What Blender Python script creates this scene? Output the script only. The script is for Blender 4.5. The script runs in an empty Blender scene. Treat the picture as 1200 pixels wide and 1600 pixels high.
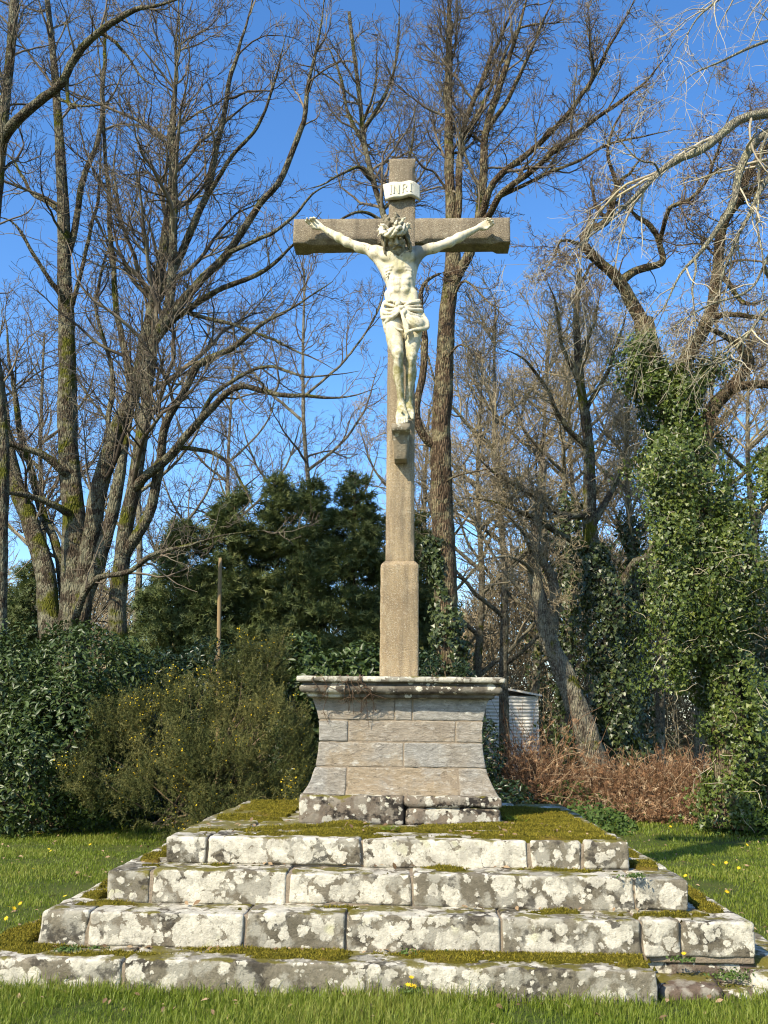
import bpy, math, random
import numpy as np
import openvdb
from mathutils import Matrix, Vector
sc = bpy.context.scene
col = sc.collection
R_ = math.radians
rng = np.random.default_rng(7)

# ---------------------------------------------------------------- camera
YAW, PITCH, ROLL, FPX = R_(1.987), R_(12.498), R_(0.57), 1500.0
def _rz(a): c, s = math.cos(a), math.sin(a); return np.array([[c, -s, 0], [s, c, 0], [0, 0, 1.0]])
def _rx(a): c, s = math.cos(a), math.sin(a); return np.array([[1.0, 0, 0], [0, c, -s], [0, s, c]])
CR = _rz(YAW) @ _rx(math.pi / 2 + PITCH) @ _rz(ROLL)
CAM = np.array([0.148, -7.95, 1.5])
cd = bpy.data.cameras.new("camera"); cam = bpy.data.objects.new("camera", cd); col.objects.link(cam)
cam.matrix_world = Matrix.Translation(Vector(CAM)) @ Matrix(CR.tolist()).to_4x4()
cd.sensor_fit = 'VERTICAL'; cd.sensor_height = 24.0; cd.lens = 24.0 * FPX / 1600
cd.clip_start = 0.05; cd.clip_end = 2000
sc.camera = cam
def P(u, v, d):
    """point seen at photo pixel u,v on the plane d metres ahead of the camera position"""
    r = CR @ np.array([(u - 600) / FPX, -(v - 800) / FPX, -1.0])
    return CAM + r * (d / r[1])

# ---------------------------------------------------------------- light
SUN_EL, SUN_AZ = 39.5, 38.5
w = bpy.data.worlds.new("World"); sc.world = w; w.use_nodes = True
nt = w.node_tree; nt.nodes.clear()
sky = nt.nodes.new('ShaderNodeTexSky'); sky.sky_type = 'NISHITA'; sky.sun_disc = False
sky.sun_elevation = R_(SUN_EL); sky.sun_rotation = R_(180 + SUN_AZ)
sky.air_density = 1.0; sky.dust_density = 0.6; sky.ozone_density = 3.0; sky.altitude = 100
bg = nt.nodes.new('ShaderNodeBackground'); bg.inputs[1].default_value = 0.15
wo = nt.nodes.new('ShaderNodeOutputWorld')
hs = nt.nodes.new('ShaderNodeHueSaturation'); hs.inputs['Hue'].default_value = 0.504; hs.inputs['Saturation'].default_value = 1.24; hs.inputs['Value'].default_value = 1.15; nt.links.new(sky.outputs[0], hs.inputs['Color']); nt.links.new(hs.outputs[0], bg.inputs[0]); nt.links.new(bg.outputs[0], wo.inputs[0])
sl = bpy.data.lights.new("sun", 'SUN'); sl.energy = 4.8; sl.angle = R_(0.5); sl.color = (1.0, 0.89, 0.70)
so = bpy.data.objects.new("sun", sl); col.objects.link(so); so.rotation_euler = (R_(90 - SUN_EL), 0, R_(-SUN_AZ)); so.location = (-20, -25, 30)
sc.view_settings.view_transform = 'Standard'; sc.view_settings.look = 'None'
sc.view_settings.exposure = 0.72; sc.view_settings.gamma = 1.0
sc.cycles.max_bounces = 5; sc.cycles.diffuse_bounces = 2; sc.cycles.glossy_bounces = 2; sc.cycles.transmission_bounces = 3
sc.cycles.filter_width = 1.15; sc.cycles.use_adaptive_sampling = True

# ---------------------------------------------------------------- helpers
def _h(ix, iy, iz, s):
    n = (ix.astype(np.uint32) * np.uint32(374761393) + iy.astype(np.uint32) * np.uint32(668265263)
         + iz.astype(np.uint32) * np.uint32(2147483647) + np.uint32((s * 974634777) & 0xffffffff))
    n = (n ^ (n >> np.uint32(13))) * np.uint32(1274126177); n = n ^ (n >> np.uint32(16))
    n = n * np.uint32(2246822519); n = n ^ (n >> np.uint32(15))
    return (n & np.uint32(0xffff)).astype(np.float64) / 65535.0
def noise(p, scale=1.0, s=0):
    p = np.asarray(p, float) * scale; i = np.floor(p).astype(np.int64); f = p - i; f = f * f * (3 - 2 * f)
    x, y, z = i[..., 0], i[..., 1], i[..., 2]; fx, fy, fz = f[..., 0], f[..., 1], f[..., 2]
    def L(a, b, t): return a + (b - a) * t
    c = lambda dx, dy, dz: _h(x + dx, y + dy, z + dz, s)
    return L(L(L(c(0,0,0), c(1,0,0), fx), L(c(0,1,0), c(1,1,0), fx), fy),
             L(L(c(0,0,1), c(1,0,1), fx), L(c(0,1,1), c(1,1,1), fx), fy), fz) * 2 - 1
def fbm(p, scale=1.0, o=3, s=0):
    t = 0; a = 1.0; tot = 0
    for k in range(o): t = t + a * noise(p, scale * 2 ** k, s + k * 17); tot += a; a *= 0.5
    return t / tot
def nrm(v): return v / np.maximum(np.linalg.norm(v, axis=-1, keepdims=True), 1e-9)

class MB:
    def __init__(s): s.v = []; s.f = []; s.n = 0; s.var = []
    def add(s, v, faces, var=None, mi=0):
        v = np.asarray(v, float).reshape(-1, 3)
        if isinstance(faces, np.ndarray): faces = [faces]
        for fa in faces:
            fa = np.asarray(fa, np.int64)
            if len(fa): s.f.append((fa + s.n, mi))
        s.v.append(v); s.n += len(v)
        s.var.append(np.zeros(len(v)) if var is None else np.broadcast_to(np.asarray(var, float), (len(v),)))
    def build(s, name, mats, parent=None, smooth=True, loc=None):
        me = bpy.data.meshes.new(name)
        v = np.concatenate(s.v); base = np.zeros(3)
        if parent is not None:
            b = parent
            while b is not None: base = base + np.array(b.location); b = b.parent
        elif loc is not None: base = np.array(loc, float)
        v = v - base
        loops = np.concatenate([f.ravel() for f, _ in s.f]); tot = np.concatenate([np.full(len(f), f.shape[1]) for f, _ in s.f])
        mi = np.concatenate([np.full(len(f), m) for f, m in s.f])
        me.vertices.add(len(v)); me.vertices.foreach_set('co', v.astype(np.float32).ravel())
        me.loops.add(len(loops)); me.loops.foreach_set('vertex_index', loops.astype(np.int32))
        me.polygons.add(len(tot)); st = np.zeros(len(tot), np.int64); st[1:] = np.cumsum(tot)[:-1]
        me.polygons.foreach_set('loop_start', st.astype(np.int32))
        me.polygons.foreach_set('material_index', mi.astype(np.int32))
        me.polygons.foreach_set('use_smooth', np.full(len(tot), smooth))
        va = np.concatenate(s.var)
        if va.any():
            at = me.attributes.new('var', 'FLOAT', 'POINT'); at.data.foreach_set('value', va.astype(np.float32))
        me.update(calc_edges=True); me.validate()
        for m in (mats if isinstance(mats, (list, tuple)) else [mats]): me.materials.append(m)
        o = bpy.data.objects.new(name, me); col.objects.link(o)
        if parent is not None: o.parent = parent
        elif loc is not None: o.location = loc
        return o

def tag(o, label=None, cat=None, group=None, kind=None):
    for k, v in (('label', label), ('category', cat), ('group', group), ('kind', kind)):
        if v: o[k] = v
    return o
def thing(name, label, cat, loc, group=None):
    o = bpy.data.objects.new(name, None); col.objects.link(o); o.location = tuple(float(x) for x in loc)
    o.empty_display_size = 0.1
    return tag(o, label, cat, group)

def tubes(mb, Pt, Rd, k, var=0.0, rough=0.0, seed=0, rs=6.0, cap=False, mi=0):
    """Pt[M,S,3] polylines, Rd[M,S] radii -> tubes of k sides"""
    Pt = np.asarray(Pt, float); Rd = np.asarray(Rd, float)
    if Pt.ndim == 2: Pt = Pt[None]
    if Rd.ndim == 1: Rd = Rd[None]
    M, S, _ = Pt.shape
    T = nrm(np.gradient(Pt, axis=1)); mean = nrm(Pt[:, -1] - Pt[:, 0])
    ref = np.zeros((M, 3)); ref[np.arange(M), np.argmin(np.abs(mean), axis=1)] = 1
    N = nrm(np.cross(T, ref[:, None, :])); B = np.cross(T, N)
    a = np.arange(k) * 2 * math.pi / k
    off = N[:, :, None] * np.cos(a)[None, None, :, None] + B[:, :, None] * np.sin(a)[None, None, :, None]
    r = np.broadcast_to(Rd[:, :, None], (M, S, k))
    if rough: 
        q = Pt[:, :, None] + off * Rd[:, :, None, None]
        qq = q * np.array([1, 1, .28])
        r = r * (1 + rough * (fbm(qq, rs, 3, seed) + .5 * (np.abs(noise(qq, rs * 3, seed + 5)) - .5)))
    V = Pt[:, :, None] + off * r[..., None]
    i = np.arange(k); j = (i + 1) % k; s = np.arange(S - 1)
    q = np.stack([s[:, None] * k + i, s[:, None] * k + j, (s[:, None] + 1) * k + j, (s[:, None] + 1) * k + i], -1).reshape(-1, 4)
    F = (np.arange(M)[:, None, None] * (S * k) + q[None]).reshape(-1, 4)
    vv = np.broadcast_to(np.asarray(var, float).reshape(-1, 1), (M, S * k)).ravel() if np.ndim(var) else var
    fs = [F]
    if cap:
        fs.append((np.arange(M)[:, None] * (S * k) + i[::-1][None])); fs.append(np.arange(M)[:, None] * (S * k) + (S - 1) * k + i[None])
    mb.add(V.reshape(-1, 3), fs, vv, mi)

def spline(pts, n):
    p = np.asarray(pts, float); m = len(p)
    if m == 2: t = np.linspace(0, 1, n)[:, None]; return p[0] * (1 - t) + p[1] * t
    q = np.vstack([2 * p[0] - p[1], p, 2 * p[-1] - p[-2]])
    L = np.concatenate([[0], np.cumsum(np.linalg.norm(np.diff(p[:, :3], axis=0), axis=1))]); t = np.linspace(0, L[-1], n)
    k = np.clip(np.searchsorted(L, t, side='right') - 1, 0, m - 2); f = ((t - L[k]) / np.maximum(L[k + 1] - L[k], 1e-9))[:, None]
    a, b, c, d = q[k], q[k + 1], q[k + 2], q[k + 3]
    return .5 * (2 * b + (c - a) * f + (2 * a - 5 * b + 4 * c - d) * f ** 2 + (3 * b - a - 3 * c + d) * f ** 3)

def rbox(mb, lo, hi, r=.02, res=.035, amp=.006, seed=0, warp=None, chip=.5, ns=9.0):
    """weathered block: rounded box with displaced faces"""
    lo = np.array(lo, float); hi = np.array(hi, float); V = []; F = []; n = 0
    for ax in range(3):
        u, v = (ax + 1) % 3, (ax + 2) % 3
        nu = max(2, int((hi[u] - lo[u]) / res) + 1); nv = max(2, int((hi[v] - lo[v]) / res) + 1)
        def ticks(a, b, k): 
            t = np.linspace(a, b, k); e = min(r * .5, (b - a) / 4); return np.unique(np.concatenate([t, [a + e, b - e, a + 2 * e, b - 2 * e]]))
        U, W = np.meshgrid(ticks(lo[u], hi[u], nu), ticks(lo[v], hi[v], nv), indexing='ij'); nu, nv = U.shape
        for side in (0, 1):
            q = np.zeros((nu, nv, 3)); q[..., u] = U; q[..., v] = W; q[..., ax] = (lo, hi)[side][ax]
            idx = n + np.arange(nu * nv).reshape(nu, nv)
            f = np.stack([idx[:-1, :-1], idx[1:, :-1], idx[1:, 1:], idx[:-1, 1:]], -1).reshape(-1, 4)
            V.append(q.reshape(-1, 3)); F.append(f if side else f[:, ::-1]); n += nu * nv
    V = np.concatenate(V); F = np.concatenate(F)
    _, first, inv = np.unique(np.round(V, 5), axis=0, return_index=True, return_inverse=True)
    V = V[first]; F = inv.ravel()[F]
    rr = r * (1 + chip * fbm(V, 7, 2, seed + 3))[:, None]
    inner = np.clip(V, lo + np.minimum(rr, (hi - lo) / 2.1), hi - np.minimum(rr, (hi - lo) / 2.1))
    d = V - inner; n_ = nrm(d); V = inner + n_ * np.minimum(rr, np.linalg.norm(d, axis=1, keepdims=True) + 1e-9)
    V = V + n_ * (amp * fbm(V, ns, 4, seed))[:, None]
    if warp is not None: V = warp(V)
    mb.add(V, F, var=(seed * 0.618) % 1 + 1e-3)

# leaf templates: (verts, tris)
def leaves(mb, C, size, nd, up, tv, tf, var, sx=1.0):
    """instances a small template mesh; nd = leaf normal, up = leaf axis"""
    N = len(C); nd = nrm(nd); x = nrm(np.cross(up, nd)); y = np.cross(nd, x)
    size = np.broadcast_to(np.asarray(size, float), (N,))
    V = C[:, None] + size[:, None, None] * (x[:, None] * tv[None, :, 0:1] * sx + y[:, None] * tv[None, :, 1:2] + nd[:, None] * tv[None, :, 2:3])
    k = len(tv)
    for t in tf:
        t = np.asarray(t); mb.add(np.zeros((0, 3)), np.zeros((0, 3), int)) if False else None
    n0 = mb.n
    faces = [(np.arange(N)[:, None, None] * k + np.asarray(t)[None]).reshape(-1, np.asarray(t).shape[1]) for t in tf]
    mb.add(V.reshape(-1, 3), faces, np.repeat(np.clip(var, 1e-3, 1), k))
T_IVY = (np.array([[0, -.1, 0], [-.5, -.2, .1], [-.34, .15, .05], [0, .62, -.1], [.34, .15, .05], [.5, -.2, .1]]), [[[0, 2, 1], [0, 3, 2], [0, 4, 3], [0, 5, 4]]])
T_LAU = (np.array([[0, -.5, 0], [-.2, -.1, .06], [-.17, .25, .04], [0, .6, -.12], [.17, .25, .04], [.2, -.1, .06], [0, .05, -.02]]), [[[0, 6, 1], [1, 6, 2], [2, 6, 3], [3, 6, 4], [4, 6, 5], [5, 6, 0]]])
T_CON = (np.array([[-.05, 0, 0], [.05, 0, 0], [0, 1, -.15], [-.04, .25, 0], [.02, .4, 0], [-.4, .72, -.1], [-.02, .4, 0], [.04, .25, 0], [.42, .66, -.1], [-.03, .55, -.05], [.03, .6, -.05], [-.22, .98, -.15], [.03, .5, -.05], [.25, .92, -.15]]),
         [[[0, 1, 2], [3, 4, 5], [7, 8, 6], [9, 10, 11], [12, 13, 10]]])
T_BLADE = (np.array([[-.5, 0, 0], [.5, 0, 0], [0, 1, 0]]), [[[0, 1, 2]]])

# ---------------------------------------------------------------- node materials
class NT:
    def __init__(s, name):
        s.m = bpy.data.materials.new(name); s.m.use_nodes = True; s.t = s.m.node_tree; s.t.nodes.clear()
        s.out = s.t.nodes.new('ShaderNodeOutputMaterial'); s.b = s.t.nodes.new('ShaderNodeBsdfPrincipled')
        s.t.links.new(s.b.outputs[0], s.out.inputs[0]); s.co = s.t.nodes.new('ShaderNodeTexCoord').outputs['Object']
    def put(s, sock, v):
        if isinstance(v, bpy.types.NodeSocket): s.t.links.new(v, sock)
        else:
            try: sock.default_value = v
            except Exception: sock.default_value = (*v, 1.0) if len(v) == 3 else v
    def vec(s, scale=(1, 1, 1), loc=(0, 0, 0), src=None):
        n = s.t.nodes.new('ShaderNodeMapping'); s.put(n.inputs[0], src or s.co); n.inputs[1].default_value = loc; n.inputs[3].default_value = scale; return n.outputs[0]
    def noise(s, scale, detail=4, rough=.55, vec=None, dist=0.0, colr=False):
        n = s.t.nodes.new('ShaderNodeTexNoise'); s.put(n.inputs['Vector'], vec or s.co); n.inputs['Scale'].default_value = scale
        n.inputs['Detail'].default_value = detail; n.inputs['Roughness'].default_value = rough; n.inputs['Distortion'].default_value = dist
        return n.outputs[1 if colr else 0]
    def voro(s, scale, vec=None, feat='F1', out='Distance', rand=1.0):
        n = s.t.nodes.new('ShaderNodeTexVoronoi'); n.feature = feat; s.put(n.inputs['Vector'], vec or s.co); n.inputs['Scale'].default_value = scale
        n.inputs['Randomness'].default_value = rand; return n.outputs[out]
    def math(s, op, a, b=0.0, c=None, clamp=False):
        n = s.t.nodes.new('ShaderNodeMath'); n.operation = op; n.use_clamp = clamp; s.put(n.inputs[0], a); s.put(n.inputs[1], b)
        if c is not None: s.put(n.inputs[2], c)
        return n.outputs[0]
    def vmath(s, op, a, b):
        n = s.t.nodes.new('ShaderNodeVectorMath'); n.operation = op; s.put(n.inputs[0], a); s.put(n.inputs[1], b); return n.outputs[0]
    def ramp(s, x, a, b, lo=0.0, hi=1.0):
        n = s.t.nodes.new('ShaderNodeMapRange'); s.put(n.inputs[0], x); s.put(n.inputs[1], a); s.put(n.inputs[2], b); s.put(n.inputs[3], lo); s.put(n.inputs[4], hi); return n.outputs[0]
    def mix(s, f, a, b, mode='MIX'):
        n = s.t.nodes.new('ShaderNodeMix'); n.data_type = 'RGBA'; n.blend_type = mode; n.clamp_factor = True
        s.put(n.inputs[0], f); s.put(n.inputs[6], a); s.put(n.inputs[7], b); return n.outputs[2]
    def attr(s, name='var'):
        n = s.t.nodes.new('ShaderNodeAttribute'); n.attribute_name = name; return n.outputs['Fac']
    def island(s): return s.t.nodes.new('ShaderNodeNewGeometry').outputs['Random Per Island']
    def objrand(s): return s.t.nodes.new('ShaderNodeObjectInfo').outputs['Random']
    def nz(s):
        g = s.t.nodes.new('ShaderNodeNewGeometry'); x = s.t.nodes.new('ShaderNodeSeparateXYZ'); s.put(x.inputs[0], g.outputs['Normal']); return x.outputs[2]
    def xyz(s, src=None):
        x = s.t.nodes.new('ShaderNodeSeparateXYZ'); s.put(x.inputs[0], src or s.co); return x.outputs
    def bump(s, h, strength=.5, dist=.01):
        n = s.t.nodes.new('ShaderNodeBump'); n.inputs['Strength'].default_value = strength; n.inputs['Distance'].default_value = dist; s.put(n.inputs['Height'], h); s.put(s.b.inputs['Normal'], n.outputs[0])
    def done(s, color, rough=.85, spec=.3):
        s.put(s.b.inputs['Base Color'], color); s.put(s.b.inputs['Roughness'], rough); s.put(s.b.inputs['Specular IOR Level'], spec); return s.m
    def translucent(s, color, amt=.35):
        t = s.t.nodes.new('ShaderNodeBsdfTranslucent'); s.put(t.inputs[0], color); m = s.t.nodes.new('ShaderNodeMixShader'); m.inputs[0].default_value = amt
        s.t.links.new(s.b.outputs[0], m.inputs[1]); s.t.links.new(t.outputs[0], m.inputs[2]); s.t.links.new(m.outputs[0], s.out.inputs[0])

def m_lichen(name, c0, c1, cover=.5, dark=.5, moss=.35, dark_more=.0, lich=(.67, .63, .50)):
    n = NT(name)
    base = n.mix(n.ramp(n.noise(3.5, 5, .6), .35, .65), c0, c1)
    base = n.mix(n.ramp(n.noise(45, 3, .7), .3, .7, 0, .55), base, tuple(x * .45 for x in c0))
    base = n.mix(n.math('MULTIPLY', n.objrand(), .35), base, (.19, .155, .11)); base = n.mix(n.ramp(n.math('ADD', n.noise(7, 5, .65, n.vec((1, 1, 1), (8, 3, 2))), n.math('MULTIPLY', n.voro(9, n.vec((1, 1, 1), (2, 2, 2))), -.35)), .30, .40, 0, .85 * min(1, cover * 2)), base, (.33, .31, .245))
    dk = n.ramp(n.math('ADD', n.noise(4.5, 6, .65, n.vec((1, 1, 1.5), (3, 1, 7))), n.math('MULTIPLY', n.noise(30, 3, .6), .25)), .70 - dark_more, .78 - dark_more, 0, dark)
    base = n.mix(dk, base, (.022, .019, .016))
    wob = n.vmath('ADD', n.co, n.vmath('MULTIPLY', n.vmath('SUBTRACT', n.noise(16, 3, .6, colr=True), (.5, .5, .5)), (.055, .055, .055))); wob = n.vmath('ADD', wob, n.vmath('MULTIPLY', n.vmath('SUBTRACT', n.noise(55, 3, .7, colr=True), (.5, .5, .5)), (.03, .03, .03)))
    lm = None; region = n.math('ADD', n.ramp(n.noise(2.2, 3, .6, n.vec((1, 1, 1), (11, 5, 2))), .25, .75, -.24, .22), n.math('MULTIPLY', n.math('SUBTRACT', n.objrand(), .5), .30))
    for sc_, th in ((6.0, .43), (11.5, .40), (24, .30)):
        dd = n.voro(sc_, wob); cr = n.xyz(n.voro(sc_, wob, out='Color'))[0]
        thr = n.math('ADD', n.math('MULTIPLY', n.math('SUBTRACT', cr, .5), .5), n.math('ADD', region, th * cover * 2))
        k = n.ramp(n.math('SUBTRACT', thr, n.math('ADD', dd, n.math('MULTIPLY', n.noise(60, 3, .7), .10))), -.045, .0)
        k = n.math('MULTIPLY', k, n.ramp(cr, .12, .3, .25, 1))
        lm = k if lm is None else n.math('MAXIMUM', lm, k)
    lc = n.mix(n.ramp(n.noise(12, 5, .7), .35, .62), lich, tuple(x * .55 for x in lich)); lc = n.mix(n.ramp(n.noise(32, 4, .75, n.vec((1, 1, 1), (6, 1, 1))), .56, .66, 0, .7), lc, tuple(x * .9 for x in c0))
    lc = n.mix(n.ramp(n.noise(70, 2, .6), .35, .7, 0, .5), lc, tuple(x * .5 for x in lich))
    lc = n.mix(n.ramp(n.noise(5, 2, .5, n.vec((1, 1, 1), (4, 4, 4))), .66, .74, 0, .45), lc, (.47, .46, .22))
    c = n.mix(n.math('MULTIPLY', lm, .95), base, lc)
    up = n.nz(); mm = n.ramp(n.math('ADD', n.math('MULTIPLY', up, .16), n.noise(5.5, 5, .65, n.vec((1, 1, 1), (2, 9, 4)))), .66 - moss * .2, .74 - moss * .2)
    mc = n.mix(n.noise(35, 3, .7), (.07, .062, .008), (.17, .145, .02))
    c = n.mix(n.math('MULTIPLY', mm, .9), c, mc)
    h = n.math('ADD', n.math('MULTIPLY', n.noise(28, 6, .7), .9), n.math('ADD', n.math('MULTIPLY', lm, .12), n.math('MULTIPLY', n.noise(120, 3, .7), .35)))
    n.bump(h, .9, .012)
    return n.done(c, .92, .15)

def m_bark(name, c0, c1, lich=(.30, .30, .2), la=.3, moss=.0, sc_=1.0):
    n = NT(name); v = n.vec((14 * sc_, 14 * sc_, 2.6 * sc_))
    r = n.noise(1.0, 5, .65, v, .8); r2 = n.voro(2.2, v, 'DISTANCE_TO_EDGE')
    c = n.mix(n.ramp(r, .3, .7), c0, c1); c = n.mix(n.ramp(r2, 0, .12, .75, 0), c, tuple(x * .25 for x in c0))
    l = n.ramp(n.math('ADD', n.noise(5, 5, .7), n.math('MULTIPLY', n.noise(40, 3, .7), .3)), .66 - la * .25, .78 - la * .25)
    c = n.mix(n.math('MULTIPLY', l, .75), c, lich)
    if moss: 
        mm = n.ramp(n.math('ADD', n.noise(1.6, 4, .7, n.vec((1, 1, 1), (9, 3, 1))), n.math('MULTIPLY', n.nz(), .12)), .62 - moss * .2, .70 - moss * .2)
        c = n.mix(mm, c, n.mix(n.noise(40, 3), (.055, .06, .008), (.13, .13, .02)))
    n.bump(n.math('ADD', r, n.math('MULTIPLY', n.ramp(r2, 0, .25), .8)), 1.0, .03)
    return n.done(c, .95, .1)
def m_leaf(name, a, b, c_, rough=.45, spec=.5, trans=.25):
    n = NT(name); v = n.attr(); c = n.mix(n.ramp(v, 0, .6), a, b); c = n.mix(n.ramp(v, .6, 1), c, c_)
    n.done(c, rough, spec)
    if trans: n.translucent(c, trans)
    return n.m
# ================================================================ ground
def gz(x, y):
    x = np.asarray(x, float); y = np.asarray(y, float); p = np.stack([x, y, 0 * x], -1)
    far = np.clip((np.hypot(x, y) - 3) / 6, 0, 1)
    return .025 * fbm(p, .9, 3, 3) + far * .10 * fbm(p, .25, 2, 8) + .088
n = NT("lawn_soil")
c = n.mix(n.ramp(n.noise(1.3, 5, .6), .35, .65), (.055, .085, .014), (.10, .115, .03)); c = n.mix(n.ramp(n.noise(14, 4, .7), .5, .75, 0, .6), c, (.10, .075, .04))
n.bump(n.noise(60, 4, .7), 1, .02); M_SOIL = n.done(c, .95, .1)
t = np.concatenate([-np.geomspace(400, 12, 26), np.linspace(-11.8, 11.8, 130), np.geomspace(12, 400, 26)])
X, Y = np.meshgrid(t, t + 2, indexing='ij'); g = len(t); idx = np.arange(g * g).reshape(g, g)
mb = MB(); mb.add(np.stack([X, Y, gz(X, Y)], -1), np.stack([idx[:-1, :-1], idx[1:, :-1], idx[1:, 1:], idx[:-1, 1:]], -1).reshape(-1, 4))
tag(mb.build("lawn", M_SOIL), kind='structure')

# ================================================================ stepped base
M_STEP = m_lichen("lichen_granite", (.125, .11, .075), (.26, .23, .165), cover=.50, dark=.72, moss=.0, dark_more=.045, lich=(.72, .67, .53))
M_STEP2 = m_lichen("red_schist", (.10, .075, .055), (.17, .12, .085), cover=.34, dark=.8, moss=.3)
M_SLAB = m_lichen("tread_stone", (.19, .165, .12), (.30, .27, .20), cover=.46, dark=.6, moss=.36)
n = NT("lime_mortar"); c = n.mix(n.noise(20, 4, .7), (.31, .25, .175), (.21, .17, .12)); c = n.mix(n.ramp(n.noise(5, 4, .7), .56, .66, 0, .8), c, (.07, .06, .04)); n.bump(n.noise(70, 4, .7), 1, .01); M_MORT = n.done(c, .95, .1)
n = NT("cushion_moss"); c = n.mix(n.noise(6, 5, .7), (.06, .058, .006), (.20, .165, .02)); c = n.mix(n.ramp(n.noise(90, 3, .7), .4, .7), c, (.035, .035, .006)); c = n.mix(n.ramp(n.noise(3, 4, .6), .58, .7), c, (.17, .12, .03)); n.bump(n.noise(140, 4, .8), 1, .012); M_MOSS = n.done(c, 1, .05)
n = NT("moss_shoot"); M_MSH = n.done(n.mix(n.attr(), (.075, .072, .008), (.25, .205, .025)), .9, .1)
CX = .03; ZT = [.243, .438, .622, .790]
steps = thing("stone_steps", "four lichen blotched granite steps with mossy treads under the pedestal", "stone steps", (CX, 0, 0))
YF = [-2.42, -2.12, -1.82, -1.52]; XL = [-2.34, -2.02, -1.73, -1.46]; XR = [2.30, 2.06, 1.775, 1.51]; YB = [2.45, 2.15, 1.85, 1.55]
fj = [[-1.42, ], [-1.73, -.83, -.245, .63, 1.42, 1.64], [-1.455, -.60, .095, 1.475 - .32 + .315], [-1.165, -.20, .855, 1.205]]
fj[2] = [-1.465, -.625, .13, 1.46]; fj[3] = [-1.18, -.20, .862, 1.205]
sd = 11
def block(lo, hi, mat=None, name="block", r=.022, **k):
    global sd; sd += 1; b = MB(); rbox(b, lo, hi, r=r, seed=sd, **k); return b.build(name, mat or M_STEP, steps)
for i in range(4):
    zb = (ZT[i - 1] if i else -.12) - .02; zt = ZT[i]
    xs = [XL[i]] + fj[i] + [XR[i] if i else 1.43]
    for a, b in zip(xs[:-1], xs[1:]):
        jy = rng.uniform(-.014, .014); jz = rng.uniform(-.008, .006); tilt = rng.uniform(-.006, .006)
        xm = (a + b) / 2
        wz = lambda V, xm=xm, t=tilt, y0=YF[i]: np.stack([V[:, 0] + .012 * fbm(V * [1, .3, 1], 5, 2, 77), V[:, 1], V[:, 2] + (V[:, 0] - xm) * t], 1)
        gp_ = rng.choice([.005, .007, .012]); block((a + gp_, YF[i] + jy, zb + rng.choice([0, .012]) + .012), (b - gp_, YF[i] + .44, zt + jz), r=.017, amp=.010, chip=1.1, warp=wz)
    # side kerbs, back row
    for side in (0, 1):
        y = YF[i] + .45
        while y < YB[i] - .2:
            L = min(rng.uniform(.55, 1.0), YB[i] - y); L = YB[i] - y if YB[i] - y - L < .3 else L
            x0, x1 = (XL[i], XL[i] + .43) if side == 0 else (XR[i] - .43, XR[i])
            jx = rng.uniform(-.015, .015)
            block((x0 + jx, y + .006, zb), (x1 + jx, y + L - .006, zt + rng.uniform(-.012, .004)), M_SLAB if i == 3 else M_STEP, r=.024, amp=.009)
            y += L
    x = XL[i] + .44
    while x < XR[i] - .45:
        L = min(rng.uniform(.6, 1.0), XR[i] - .44 - x); block((x + .005, YB[i] - .43, zb), (x + L - .005, YB[i], zt), r=.022); x += L + 1e-6
# broken right end of the lowest step
for (a, b, y0, y1, z0, z1) in ((1.46, 1.80, -2.36, -2.02, -.1, .165), (1.78, 2.05, -2.31, -2.0, -.1, .12), (2.06, 2.38, -2.34, -1.98, -.1, .15), (2.08, 2.4, -2.0, -1.6, -.1, .2), (1.435, 2.27, -2.085, -1.5, -.1, .236), (1.98, 2.4, -2.27, -2.04, .1, .2)):
    block((a, y0, z0), (b, y1, z1), M_STEP2, name="broken_block", r=.05, amp=.02, ns=6, warp=lambda V, k=rng.uniform(-.1, .1): np.stack([V[:, 0], V[:, 1], V[:, 2] + (V[:, 0] - 1.9) * k * .6], 1))
# mortar core behind the blocks (one solid seen in the joints) and paving of the top
b = MB()
for i in range(4):
    rbox(b, (XL[i] + .022, YF[i] + .018, -.1 if i == 0 else ZT[i - 1] - .03), ((XR[i] if i else 1.42) - .016, YB[i] - .02, ZT[i] - (.014 if i < 3 else .02)), r=.01, amp=.004, res=.06, seed=900 + i)
b.build("mortar_bed", M_MORT, steps)
for (a, c_, y0, y1) in ((-1.01, -.25, -1.06, -.62), (-.24, .55, -1.06, -.6), (.56, 1.06, -1.06, -.55), (-1.01, -.55, -.61, .3), (.78, 1.06, -.54, .3), (-1.01, -.3, .31, 1.1), (-.29, .5, .31, 1.1), (.51, 1.06, .31, 1.1)):
    block((a + .006, y0 + .006, .6), (c_ - .006, y1 - .006, .788 + rng.uniform(-.006, .004)), M_SLAB, name="paving_slab", r=.014, amp=.006)
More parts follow.
